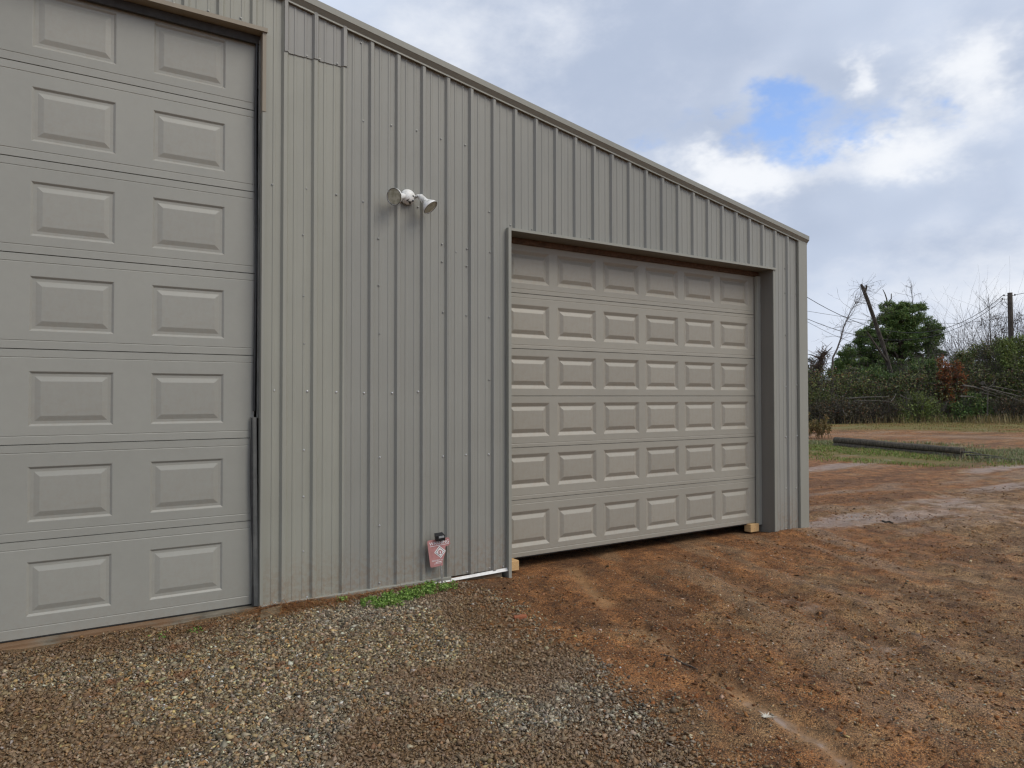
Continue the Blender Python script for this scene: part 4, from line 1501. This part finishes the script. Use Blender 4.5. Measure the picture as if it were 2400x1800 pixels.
def grass_field(n0, xr, yr, f, hh, seed, pal, name, label):
    x = rng.uniform(*xr, n0)
    y = rng.uniform(*yr, n0)
    keep = (rng.uniform(0, 1, n0) < f(x, y)) & view_ok(x, y, 0.02)
    x, y = x[keep], y[keep]
    n = len(x)
    h = hh * rng.uniform(0.4, 1.3, n) * (0.5 + fbm(x * 1.5, y * 1.5, seed, 3))
    dist = np.hypot(x - CAM[0], y - CAM[1])
    V, Fq, Cq = blades(x, y, height(x, y) - 0.01, h, 0.004 + 0.00045 * dist, palette(n, pal), 1.3)
    o = link(name, fastmesh(name, V, Fq, Cq), M['leaf'])
    return tag(o, label, 'grass', None, 'stuff')


LA, LB = np.array(onZ(1958, 1047, 0.0)), np.array(onZ(2258, 1075, 0.0))
band1 = lambda x, y: sstep(3.4, 1.0, seg_dist(x, y, [(14.6, 9.2), (18.6, 7.6), (17.4, 4.6)])) * sstep(0.35, 0.50, fbm(x * 0.9, y * 0.9, 801, 4))
grass_field(110000, (12.5, 24), (2.0, 12), band1, 0.075, 802, GR, 'grass', 'green tufts of grass in front of the fallen log')
band2 = lambda x, y: sstep(2.4, 0.5, seg_dist(x, y, [(21.0, 10.5), (21.8, 7.0), (20.6, 3.6), (19.2, 2.8)])) * sstep(0.34, 0.52, fbm(x * 0.8, y * 0.8, 811, 4))
GR2 = [((0.14, 0.175, 0.055), 4), ((0.18, 0.20, 0.09), 3), ((0.22, 0.235, 0.14), 2), ((0.27, 0.205, 0.11), 3)]
grass_field(90000, (17, 27), (1, 13), band2, 0.13, 812, GR2, 'tall_grass', 'tall pale green grass standing behind the fallen log')
far = lambda x, y: sstep(29.5, 34.0, x * 0.8 + y * 0.35) * sstep(44, 40, x * 0.8 + y * 0.35) * sstep(0.30, 0.55, fbm(x * 0.4, y * 0.4, 821, 3)) * 0.9
GR3 = [((0.20, 0.19, 0.05), 3), ((0.29, 0.21, 0.085), 4), ((0.26, 0.14, 0.06), 3), ((0.14, 0.165, 0.04), 2)]
grass_field(90000, (26, 62), (4, 27), far, 0.07, 822, GR3, 'bank_grass', 'short dry grass on the bank before the thicket')

lg = empty('fallen_log', (*((LA + LB) / 2), 0.0))
tag(lg, 'long dark weathered log lying in the grass beyond the building corner', 'log')
ax_ = (LB - LA) / np.linalg.norm(LB - LA)
nrm_ = np.array([-ax_[1], ax_[0]])
pts = []
for t in np.linspace(0, 1, 14):
    p2 = LA + (LB - LA) * t + nrm_ * 0.03 * math.sin(4 * t)
    pts.append((p2[0], p2[1], 0.215 - 0.02 * t + 0.006 * math.sin(9 * t)))
MB().tube(pts, [0.100 - 0.001 * i + 0.003 * math.sin(5 * i) for i in range(14)], 12).build('upper_log', M['log'], lg)
off = nrm_ * (0.13 if nrm_ @ (CAM[:2] - LA) > 0 else -0.13)
pts2 = [(p[0] + off[0] * 0.25, p[1] + off[1] * 0.25, p[2] - 0.17) for p in pts]
MB().tube(pts2, [0.085 + 0.004 * math.sin(3 * i) for i in range(14)], 10).build('lower_log', M['log'], lg)
br = MB()
for q in range(3):
    p0 = np.array([*(LB + ax_ * rng.uniform(-0.2, 0.3)), 0.05 + 0.05 * q])
    p1 = p0 + np.array([*(ax_ * rng.uniform(0.5, 1.3) + nrm_ * rng.uniform(-0.4, 0.4)), rng.uniform(-0.05, 0.12)])
    br.tube([p0, (p0 + p1) / 2 + (0, 0, 0.03), p1], [0.030, 0.02, 0.008], 5)
br.build('broken_branch', M['bark_grey'], lg)


# ------------------------------------------------------------------ trees and shrubs along the far bank
def grow(mb, p, d, length, rad, depth, rnd, bend=0.25, kids=3, ratio=0.62, spread=0.75, tips=None, sides=5, up=0.05, mid_leaves=None):
    """recursive limb: adds tubes and collects the tips"""
    n = 5
    pts, rads = [np.array(p, float)], [rad]
    d = np.array(d, float)
    d /= np.linalg.norm(d)
    for i in range(n):
        d = d + rnd.normal(0, bend, 3) * 0.35 + np.array([0, 0, up])
        d /= np.linalg.norm(d)
        pts.append(pts[-1] + d * length / n)
        rads.append(rad * (1 - 0.62 * (i + 1) / n))
    mb.tube(pts, rads, max(3, sides), False)
    if tips is not None and depth <= 1:
        tips += pts[2:]
    if depth > 0:
        for k in range(kids):
            t = rnd.uniform(0.35, 1.0)
            i = min(n - 1, int(t * n))
            q = pts[i] + (pts[i + 1] - pts[i]) * (t * n - i if i < n else 0)
            nd = d + rnd.normal(0, spread, 3)
            grow(mb, q, nd, length * ratio * rnd.uniform(0.7, 1.2), max(rads[i] * 0.62, 0.006), depth - 1, rnd, bend, kids, ratio, spread, tips, sides - 1, up)
    elif tips is not None:
        tips.append(pts[-1])


def gz(x, y):
    return float(height(np.array([float(x)]), np.array([float(y)]))[0])


def foliage_part(name, C, size, aspect, pal, parent, up=0.0):
    V, Fq, Cq = leaf_cards(np.asarray(C), size, aspect, up, palette(len(C), pal))
    return link(name, fastmesh(name, V, Fq, Cq), M['leaf'], parent)


PINE = [((0.102, 0.167, 0.043), 4), ((0.152, 0.225, 0.058), 3), ((0.065, 0.113, 0.038), 3), ((0.217, 0.261, 0.080), 1.2)]


def pine(px, depth, top_py, base_py, crown, label, seed, dens=1.0, pal=PINE, scale=1.0):
    """crown: list of (px, py, rx, ry) ellipses giving the clump shape"""
    rnd = np.random.default_rng(seed)
    b0 = at(px, 985, depth)
    b0[2] = gz(b0[0], b0[1]) - 0.1
    top = at(px, top_py, depth)
    root = empty('pine_tree', tuple(b0))
    tag(root, label, 'tree', 'pine trees on the far bank')
    tr = MB()
    n = 8
    tp = [b0 + (top - b0) * t + np.array([0.12 * math.sin(3 * t + seed), 0.1 * math.cos(4 * t), 0]) for t in np.linspace(0, 0.95, n)]
    tr.tube(tp, [0.20 * scale * (1 - 0.85 * t) + 0.02 for t in np.linspace(0, 1, n)], 8)
    C, clumps = [], []
    for ex, ey, rx, ry in crown:
        c = at(ex, ey, depth)
        wx, wz = rx / FPX * depth, ry / FPX * depth
        k = int(dens * (10 + 34 * wx * wz))
        for _ in range(k):
            v = rnd.normal(0, 1, 3)
            v /= np.linalg.norm(v)
            v *= rnd.uniform(0.35, 1.0) ** 0.5
            clumps.append(c + _r * v[0] * wx + np.array([_f[0], _f[1], 0]) * v[1] * wx * 0.9 + np.array([0, 0, 1]) * v[2] * wz)
    for c in clumps:
        t = np.clip((c[2] - b0[2]) / (top[2] - b0[2]) - 0.12, 0.15, 0.92)
        s_ = b0 + (top - b0) * t
        if rnd.uniform() < 0.5:
            tr.tube([s_, (s_ + c) / 2 + (0, 0, 0.12), c], [0.045 * scale, 0.03 * scale, 0.012], 4, False)
        r_ = rnd.uniform(0.26, 0.46) * scale
        m_ = int(120 * dens)
        v = rnd.normal(0, 1, (m_, 3))
        v /= np.linalg.norm(v, axis=1)[:, None]
        v *= (rnd.uniform(0.15, 1, (m_, 1)) ** 0.6) * r_
        v[:, 2] *= 0.62
        C.append(c + v)
    tr.build('trunk', M['bark'], root)
    foliage_part('crown', np.concatenate(C), 0.19 * scale, 0.26, pal, root)


pine(2108, 52, 705, 985, [(2110, 745, 45, 34), (2075, 775, 42, 36), (2150, 775, 50, 38), (2105, 800, 62, 32), (2048, 806, 44, 36), (2008, 836, 40, 34), (1978, 868, 34, 30), (2030, 790, 24, 20), (2095, 728, 40, 24), (2135, 735, 34, 26), (2180, 830, 38, 26), (2120, 850, 70, 34), (2050, 860, 45, 34), (2185, 790, 24, 22), (2140, 890, 60, 30)],
     'tall full pine rising above the thicket, highest crown', 1, 0.88)
pine(2000, 58, 812, 985, [(2005, 850, 42, 30), (1985, 880, 40, 30), (2030, 880, 44, 30), (1965, 905, 26, 20)], 'low dark pine left of the tall pine', 2, 0.9, scale=1.0)
pine(1900, 66, 836, 985, [(1900, 862, 22, 20), (1893, 890, 22, 22), (1925, 900, 22, 18)], 'small distant pine nearest the building corner', 3, 0.7,
     [((0.055, 0.075, 0.045), 3), ((0.08, 0.10, 0.06), 2), ((0.04, 0.055, 0.035), 2)])


def tree_root(name, px, depth, label, cat='tree', group=None):
    b0 = at(px, 985, depth)
    b0[2] = gz(b0[0], b0[1]) - 0.05
    r_ = empty(name, tuple(b0))
    tag(r_, label, cat, group)
    return r_, b0


# leaning broken trunk
rnd = np.random.default_rng(21)
root, b0 = tree_root('dead_tree', 2106, 47, 'leaning dead trunk snapped off at its top before the pine')
tb = MB()
pp = [b0, at(2100, 925, 47), at(2090, 880, 47), at(2070, 810, 47), at(2049, 748, 47), at(2034, 705, 47), at(2023, 676, 47), at(2018, 666, 47)]
tb.tube(pp, [0.17, 0.155, 0.14, 0.135, 0.125, 0.12, 0.11, 0.07], 9)
tb.tube([at(2027, 684, 47), at(2031, 674, 47), at(2030, 668, 47)], [0.08, 0.06, 0.04], 6)
tb.tube([at(2081, 850, 47), at(2050, 805, 46.6), at(2033, 780, 46.5)], [0.10, 0.07, 0.045], 6)
tb.build('trunk', M['bark_dark'], root)
tw = MB()
for q in range(70):
    t = rnd.uniform(0.25, 1.0)
    i = int(t * 6)
    p0 = pp[min(i + 1, 7)] + rnd.normal(0, 0.1, 3)
    grow(tw, p0, (rnd.normal(0, 0.8), rnd.normal(0, 0.8), rnd.normal(-0.1, 0.6)), rnd.uniform(0.5, 1.5), 0.012, 1, rnd, 0.5, 2, 0.6, 0.9, None, 3, -0.03)
tw.build('vine_twigs', M['twig'], root)

# forked dead snag standing behind the crown
root, b0 = tree_root('dead_tree', 2088, 55, 'thin forked dead snag poking out above the pine')
tb = MB()
tb.tube([b0, at(2084, 850, 55), at(2083, 760, 55), at(2081, 718, 55)], [0.12, 0.09, 0.06, 0.055], 6)
tb.tube([at(2081, 722, 55), at(2078, 700, 55), at(2074, 688, 55), at(2069, 678, 55)], [0.055, 0.05, 0.04, 0.02], 5)
tb.tube([at(2081, 722, 55), at(2085, 706, 55), at(2089, 700, 55), at(2089, 688, 55)], [0.05, 0.05, 0.045, 0.03], 5)
tb.build('trunk', M['bark_grey'], root)


def bare_tree(px, depth, pix, r0, label, seed, twigs=40, tl=1.4, mat='twig', name='bare_sapling'):
    rnd = np.random.default_rng(seed)
    root, b0 = tree_root(name, px, depth, label, 'tree', 'bare saplings on the far bank')
    tb = MB()
    pts = [b0] + [at(a, b_, depth) for a, b_ in pix]
    tb.tube(pts, list(np.linspace(r0, 0.012, len(pts))), 6, False)
    tb.build('trunk', M[mat], root)
    tw = MB()
    for q in range(twigs):
        t = rnd.uniform(0.35, 1.0) * (len(pts) - 1)
        i = min(int(t), len(pts) - 2)
        p0 = pts[i] + (pts[i + 1] - pts[i]) * (t - i)
        d = pts[i + 1] - pts[i]
        d = d / np.linalg.norm(d) + rnd.normal(0, 0.7, 3)
        grow(tw, p0, d, tl * rnd.uniform(0.4, 1.2), 0.014, 2, rnd, 0.35, 2, 0.6, 0.6, None, 3, 0.02)
    tw.build('twigs', M['twig'], root)


bare_tree(1951, 45, [(1951, 868), (1952, 838), (1962, 818), (1970, 795), (1977, 768), (1985, 750), (1996, 725), (2011, 700)], 0.075, 'slender bare sapling leaning right between building and pine', 31, 34, 1.5)
bare_tree(2142, 53, [(2140, 800), (2139, 730), (2138, 695), (2136, 664)], 0.05, 'bare sapling standing up above the pine crown', 32, 16, 1.0)
bare_tree(2320, 50, [(2322, 800), (2320, 750), (2318, 712)], 0.05, 'upright bare sapling left of the utility pole', 33, 26, 1.2)

# vine-wrapped broken stump near the corner
rnd = np.random.default_rng(41)
root, b0 = tree_root('vine_covered_snag', 1900, 46, 'thick broken stump wrapped in brown vines by the building corner')
tb = MB()
sp_ = [b0, at(1906, 920, 46), at(1914, 885, 46), at(1922, 850, 46), at(1932, 824, 46)]
tb.tube(sp_, [0.26, 0.22, 0.20, 0.17, 0.10], 9)
tb.tube([at(1929, 835, 46), at(1942, 822, 46), at(1951, 813, 46)], [0.06, 0.04, 0.02], 5)
tb.tube([at(1920, 840, 46), at(1902, 832, 46), at(1893, 830, 46)], [0.05, 0.035, 0.015], 5)
tb.build('trunk', M['bark_dark'], root)
tw = MB()
for q in range(420):
    t = rnd.uniform(0.3, 1.0) * 4
    i = min(int(t), 3)
    p0 = sp_[i] + (sp_[i + 1] - sp_[i]) * (t - i) + rnd.normal(0, 0.17, 3)
    grow(tw, p0, (rnd.normal(0, 0.5), rnd.normal(0, 0.5), rnd.normal(0.1, 0.8)), rnd.uniform(0.3, 0.9), 0.018, 0, rnd, 0.5, 0, 0.6, 0.6, None, 3, 0.0)
tw.build('vines', bark('brown_vine', (0.045, 0.03, 0.02), (0.12, 0.075, 0.05)), root)


def shrub(name, px, depth, prof, pal, label, seed, dens=1.0, leaf=0.13, twigs=48, cat='shrub', group='shrubs of the thicket', wood='twig', thick=1.6, spread=0.17):
    """prof: (px, top py, half width px) lobes that stand on the ground"""
    rnd = np.random.default_rng(seed)
    root, b0 = tree_root(name, px, depth, label, cat, group)
    C = []
    tw = MB()
    for ex, topy, hw in prof:
        base = at(ex, 985, depth)
        base[2] = gz(base[0], base[1])
        h = at(ex, topy, depth)[2] - base[2]
        wx = hw / FPX * depth
        k = int(56 * dens * (wx * h + 0.6))
        for _ in range(k):
            zf = rnd.uniform(0.02, 1.0)
            rad = math.sqrt(max(0.05, 1 - (zf - 0.35) ** 2 / 0.45)) * rnd.uniform(0.2, 1.0) ** 0.5
            a = rnd.uniform(0, 2 * math.pi)
            c = base + _r * (math.cos(a) * rad * wx) + np.array([_f[0], _f[1], 0]) * (math.sin(a) * rad * thick * 0.6) + np.array([0, 0, zf * h])
            m_ = int(rnd.uniform(18, 46))
            C.append(c + rnd.normal(0, 1, (m_, 3)) * np.array([spread, spread, 0.13]))
        for _ in range(twigs):
            p0 = base + _r * rnd.uniform(-0.6, 0.6) * wx + np.array([_f[0], _f[1], 0]) * rnd.uniform(-0.6, 0.5)
            grow(tw, p0, (rnd.normal(0, 0.35), rnd.normal(0, 0.35), 1.0), h * rnd.uniform(0.5, 1.2), 0.018, 1, rnd, 0.3, 3, 0.45, 0.5, None, 4, 0.02)
    tw.build('branches', M[wood], root)
    if C:
        foliage_part('foliage', np.concatenate(C), leaf, 0.55, pal, root)


G1 = [((0.085, 0.147, 0.040), 4), ((0.132, 0.202, 0.053), 3), ((0.056, 0.093, 0.031), 3), ((0.217, 0.232, 0.078), 1)]
G2 = [((0.112, 0.150, 0.045), 4), ((0.173, 0.195, 0.063), 3), ((0.068, 0.087, 0.033), 3), ((0.270, 0.247, 0.090), 1), ((0.195, 0.098, 0.053), 0.7)]
BR = [((0.074, 0.065, 0.041), 4), ((0.115, 0.105, 0.054), 3), ((0.043, 0.041, 0.027), 3), ((0.189, 0.095, 0.049), 1)]
RD = [((0.300, 0.106, 0.037), 4), ((0.300, 0.112, 0.031), 2), ((0.125, 0.044, 0.025), 3), ((0.075, 0.075, 0.027), 2)]
YG = [((0.162, 0.209, 0.054), 4), ((0.216, 0.257, 0.074), 2), ((0.095, 0.128, 0.038), 3)]
shrub('evergreen_shrub', 1905, 44, [(1900, 918, 26), (1935, 925, 24)], G2, 'olive shrub nearest the building corner at the foot of the vines', 51, 0.9)
shrub('brush', 1960, 43, [(1925, 945, 30), (1965, 940, 28), (2005, 945, 28)], BR, 'low dark brown brush left of the leaning trunk', 52, 1.0, 0.10, 46, 'brush', wood='twig')
shrub('evergreen_shrub', 2045, 46, [(2020, 872, 30), (2060, 862, 30)], G1, 'dark green bush below the leaning dead trunk', 53, 0.8)
shrub('brush', 2060, 43.5, [(2045, 942, 30), (2085, 938, 28)], BR, 'tangled brown brush at the foot of the leaning trunk', 54, 1.0, 0.10, 44, 'brush')
shrub('evergreen_shrub', 2130, 46, [(2110, 878, 34), (2150, 858, 34), (2180, 846, 28)], G1, 'broad green bush under the tall pine', 55, 0.9)
shrub('evergreen_shrub', 2140, 43.5, [(2115, 940, 28), (2150, 925, 26), (2180, 935, 24)], YG, 'lighter green bush low before the broad bush', 56, 0.75)
shrub('red_vine_shrub', 2213, 44.5, [(2211, 838, 4), (2244, 848, 4), (2211, 872, 5), (2244, 880, 6)], RD, 'shrub with rust-red and orange autumn leaves in two columns', 57, 1.1, 0.13, 9, spread=0.10)
shrub('evergreen_shrub', 2275, 47, [(2260, 826, 30), (2300, 806, 34), (2340, 798, 30)], G2, 'wide olive bush between the red shrub and the utility pole', 58, 0.85)
shrub('evergreen_shrub', 2260, 43.5, [(2240, 945, 26), (2275, 925, 24), (2305, 940, 22)], G1, 'low dark bush beneath the wide olive bush', 59, 0.9)
shrub('evergreen_shrub', 2385, 45, [(2360, 798, 24), (2395, 790, 30), (2440, 792, 34)], YG, 'yellow-green bush at the foot of the utility pole', 60, 0.9)
shrub('brush', 2370, 43, [(2335, 940, 28), (2375, 935, 30), (2420, 940, 30)], BR, 'dark low brush right of the cut branches', 61, 1.0, 0.10, 40, 'brush')
TH = [((0.06, 0.03, 0.025), 3), ((0.045, 0.04, 0.025), 3), ((0.09, 0.05, 0.03), 1)]
shrub('bare_thicket', 2270, 51, [(2240, 775, 22), (2275, 760, 24)], TH, 'leafless twiggy thicket standing right of the tall pine', 62, 0.10, 0.09, 60, 'shrub', 'bare thickets')
shrub('bare_thicket', 2330, 51, [(2310, 742, 24), (2345, 738, 24)], TH, 'leafless twiggy thicket just left of the utility pole', 63, 0.14, 0.09, 60, 'shrub', 'bare thickets')
shrub('bare_thicket', 2400, 50, [(2390, 735, 24), (2425, 730, 26)], TH, 'leafless twiggy thicket right of the utility pole', 64, 0.18, 0.09, 60, 'shrub', 'bare thickets')

# cut branches heaped at the thicket edge
rnd = np.random.default_rng(71)
root, b0 = tree_root('branch_pile', 2300, 42.3, 'heap of cut grey branches at the thicket edge', 'branches')
lb_ = MB()
for a_, b_, r_ in (((2257, 903), (2305, 913), 0.06), ((2300, 906), (2395, 930), 0.045), ((2310, 912), (2380, 925), 0.035), ((2250, 929), (2285, 931), 0.05), ((2320, 905), (2395, 918), 0.03), ((2335, 918), (2400, 944), 0.03), ((2280, 905), (2340, 924), 0.03), ((2296, 920), (2350, 934), 0.028)):
    p0, p1 = at(a_[0], a_[1], 42.3 + rnd.uniform(-0.5, 0.5)), at(b_[0], b_[1], 42.3 + rnd.uniform(-0.5, 0.5))
    lb_.tube([p0, (p0 + p1) / 2 + rnd.normal(0, 0.05, 3), p1], [r_, r_ * 0.8, r_ * 0.45], 6)
lb_.build('branches', M['bark_grey'], root)
MB().lathe(at(2303, 898, 42.0), -ray(2303, 898), [(-0.9, 0.10), (0.0, 0.115), (0.004, 0.10)], 14).build('sawn_log', M['bark_grey'], root)
root, b0 = tree_root('bare_sapling', 2314, 41.6, 'thin pale forked sapling before the cut branches', 'tree', 'bare saplings on the far bank')
tb = MB()
tb.tube([at(2314, 975, 41.6), at(2315, 940, 41.6), at(2315, 908, 41.6)], [0.035, 0.03, 0.028], 6)
tb.tube([at(2315, 910, 41.6), at(2328, 900, 41.6), at(2335, 886, 41.6)], [0.026, 0.02, 0.01], 5)
tb.tube([at(2315, 910, 41.6), at(2308, 898, 41.6), at(2302, 892, 41.6)], [0.022, 0.016, 0.01], 5)
tb.build('trunk', M['bark_grey'], root)
root, b0 = tree_root('fallen_branches', 2040, 42.2, 'fallen grey branches lying over the brown brush', 'branches')
lb_ = MB()
for a_, b_, r_ in (((1985, 934), (2085, 930), 0.04), ((2000, 940), (2090, 941), 0.03), ((1990, 944), (1996, 962), 0.045), ((2020, 946), (2007, 968), 0.04), ((1975, 958), (1985, 975), 0.03), ((2088, 941), (2100, 922), 0.03), ((2110, 926), (2140, 936), 0.03)):
    p0, p1 = at(a_[0], a_[1], 42.2 + rnd.uniform(-0.4, 0.4)), at(b_[0], b_[1], 42.2 + rnd.uniform(-0.4, 0.4))
    lb_.tube([p0, (p0 + p1) / 2 + rnd.normal(0, 0.06, 3), p1], [r_, r_ * 0.8, r_ * 0.5], 6)
lb_.build('branches', M['bark_grey'], root)

# dark undergrowth that closes the foot of the thicket
n = 60000
pxs = rng.uniform(1870, 2440, n)
dep = rng.uniform(43.5, 50.0, n)
u_ = rng.uniform(0, 1, n)
B0 = CAM + dep[:, None] * (_f + ((pxs - PW / 2) / FPX)[:, None] * _r)
top_h = 1.5 + 2.8 * fbm(pxs * 0.013, dep * 0.5, 905, 3)
C = np.stack([B0[:, 0], B0[:, 1], height(B0[:, 0], B0[:, 1]) + u_ * top_h], 1)
V, Fq, Cq = leaf_cards(C, 0.15, 0.5, 0.0, palette(n, G2 + BR))
o = link('undergrowth', fastmesh('undergrowth', V, Fq, Cq), M['leaf'])
tag(o, 'dense dark undergrowth filling the foot of the thicket', 'undergrowth', None, 'stuff')
# dry straw at its edge
n = 1500
pxs = np.concatenate([rng.normal(2350, 40, n // 2), rng.normal(2200, 120, n // 2)])
dep = rng.uniform(41.0, 43.0, n)
B0 = CAM + dep[:, None] * (_f + ((pxs - PW / 2) / FPX)[:, None] * _r)
V, Fq, Cq = blades(B0[:, 0], B0[:, 1], height(B0[:, 0], B0[:, 1]), rng.uniform(0.10, 0.85, n) ** 1.6, np.full(n, 0.02), palette(n, [((0.26, 0.20, 0.09), 3), ((0.17, 0.15, 0.06), 2), ((0.33, 0.26, 0.13), 1)]), 0.6)
o = link('dry_grass', fastmesh('dry_grass', V, Fq, Cq), M['leaf'])
tag(o, 'dry straw-coloured grass along the front of the thicket', 'grass', None, 'stuff')

# dry weeds against the building corner
rnd = np.random.default_rng(81)
w0 = at(1908, 1016, 27.5)
w0[2] = gz(w0[0], w0[1])
root = empty('dry_weed', tuple(w0))
tag(root, 'clump of dry yellow-brown weeds beside the building corner', 'weeds')
tw, tips = MB(), []
for q in range(26):
    p0 = w0 + _r * rnd.uniform(-0.35, 0.55) + np.array([0, rnd.uniform(-0.3, 0.3), 0])
    grow(tw, p0, (rnd.normal(0, 0.25), rnd.normal(0, 0.25), 1), rnd.uniform(0.35, 0.75), 0.010, 1, rnd, 0.3, 3, 0.5, 0.5, tips, 4, 0.0)
tw.build('stems', bark('dry_stem', (0.12, 0.08, 0.04), (0.24, 0.17, 0.08)), root)
tp_ = np.array(tips)
tp_ = np.repeat(tp_, 4, 0) + rnd.normal(0, 0.035, (len(tips) * 4, 3))
foliage_part('leaves', tp_, 0.07, 0.45, [((0.22, 0.15, 0.05), 3), ((0.14, 0.10, 0.04), 2), ((0.13, 0.13, 0.04), 2)], root)

# utility pole and its wires
pt = at(2367, 686, 50)
pb = at(2374, 985, 50)
pb[2] = gz(pb[0], pb[1]) - 0.2
root = empty('utility_pole', tuple(pb))
tag(root, 'dark wooden utility pole above the thicket at the right edge', 'pole')
MB().tube([pb, (pb + pt) / 2, pt], [0.19, 0.175, 0.155], 12).build('pole', M['pole_wood'], root)
for dz, dx in ((-0.18, -0.42), (-0.42, -0.55), (-0.15, 0.35)):
    c = pt + np.array([0, 0, dz]) + _r * dx
    MB().lathe(c, (0, 0, 1), [(-0.06, 0.02), (-0.05, 0.045), (-0.02, 0.05), (0.0, 0.03), (0.02, 0.05), (0.05, 0.04), (0.06, 0.02)], 10).build('insulator', M['plastic_black'], root)
    MB().tube([pt + np.array([0, 0, dz - 0.02]), c - (0, 0, 0.05)], 0.018, 6).build('bracket', M['iron'], root)
MB().tube([at(2346, 702, 50), at(2350, 714, 50), at(2359, 721, 50), at(2366, 722, 50)], 0.016, 5).build('jumper_cable', M['wire'], root)
MB().tube([at(2353, 699, 50), at(2357, 710, 50), at(2366, 718, 50)], 0.013, 5).build('jumper_cable', M['wire'], root)


def wire(pix, d0, d1, r_, label):
    a = np.array(pix, float)
    tt = np.linspace(0, 1, 28)
    xs = np.linspace(a[0, 0], a[-1, 0], 28)
    co = np.polyfit(a[:, 0] - 2100, a[:, 1], min(3, len(a) - 1))
    pts = [at(x_, np.polyval(co, x_ - 2100), d0 + (d1 - d0) * (x_ - a[0, 0]) / (a[-1, 0] - a[0, 0])) for x_ in xs]
    o = MB().tube(pts, r_, 5).build('overhead_wire', M['wire'])
    tag(o, label, 'wire', 'overhead wires')


wire([(1700, 560), (1885, 688), (1962, 733), (2040, 771), (2120, 785), (2205, 769), (2290, 728), (2352, 697)], 46, 50, 0.020, 'thick overhead cable, uppermost at the building corner, sagging behind the pine')
wire([(1700, 650), (1885, 742), (1960, 772), (2030, 793), (2120, 800), (2215, 776), (2300, 738), (2350, 704)], 46.5, 50, 0.018, 'second overhead cable sagging lower behind the pine')
wire([(1700, 705), (1885, 728), (1960, 740), (2110, 760)], 70, 70, 0.016, 'thin nearly level wire running left of the pine')
wire([(1700, 640), (1885, 750), (1930, 774), (1965, 790), (2010, 806)], 58, 58, 0.014, 'thin lowest wire slanting down left of the pine')
wire([(2190, 757), (2280, 755), (2370, 742), (2450, 728)], 75, 75, 0.016, 'thin distant wire crossing behind the utility pole')
wire([(2369, 694), (2385, 690), (2400, 687), (2500, 683)], 50, 50, 0.018, 'overhead wire leaving the pole to the right')
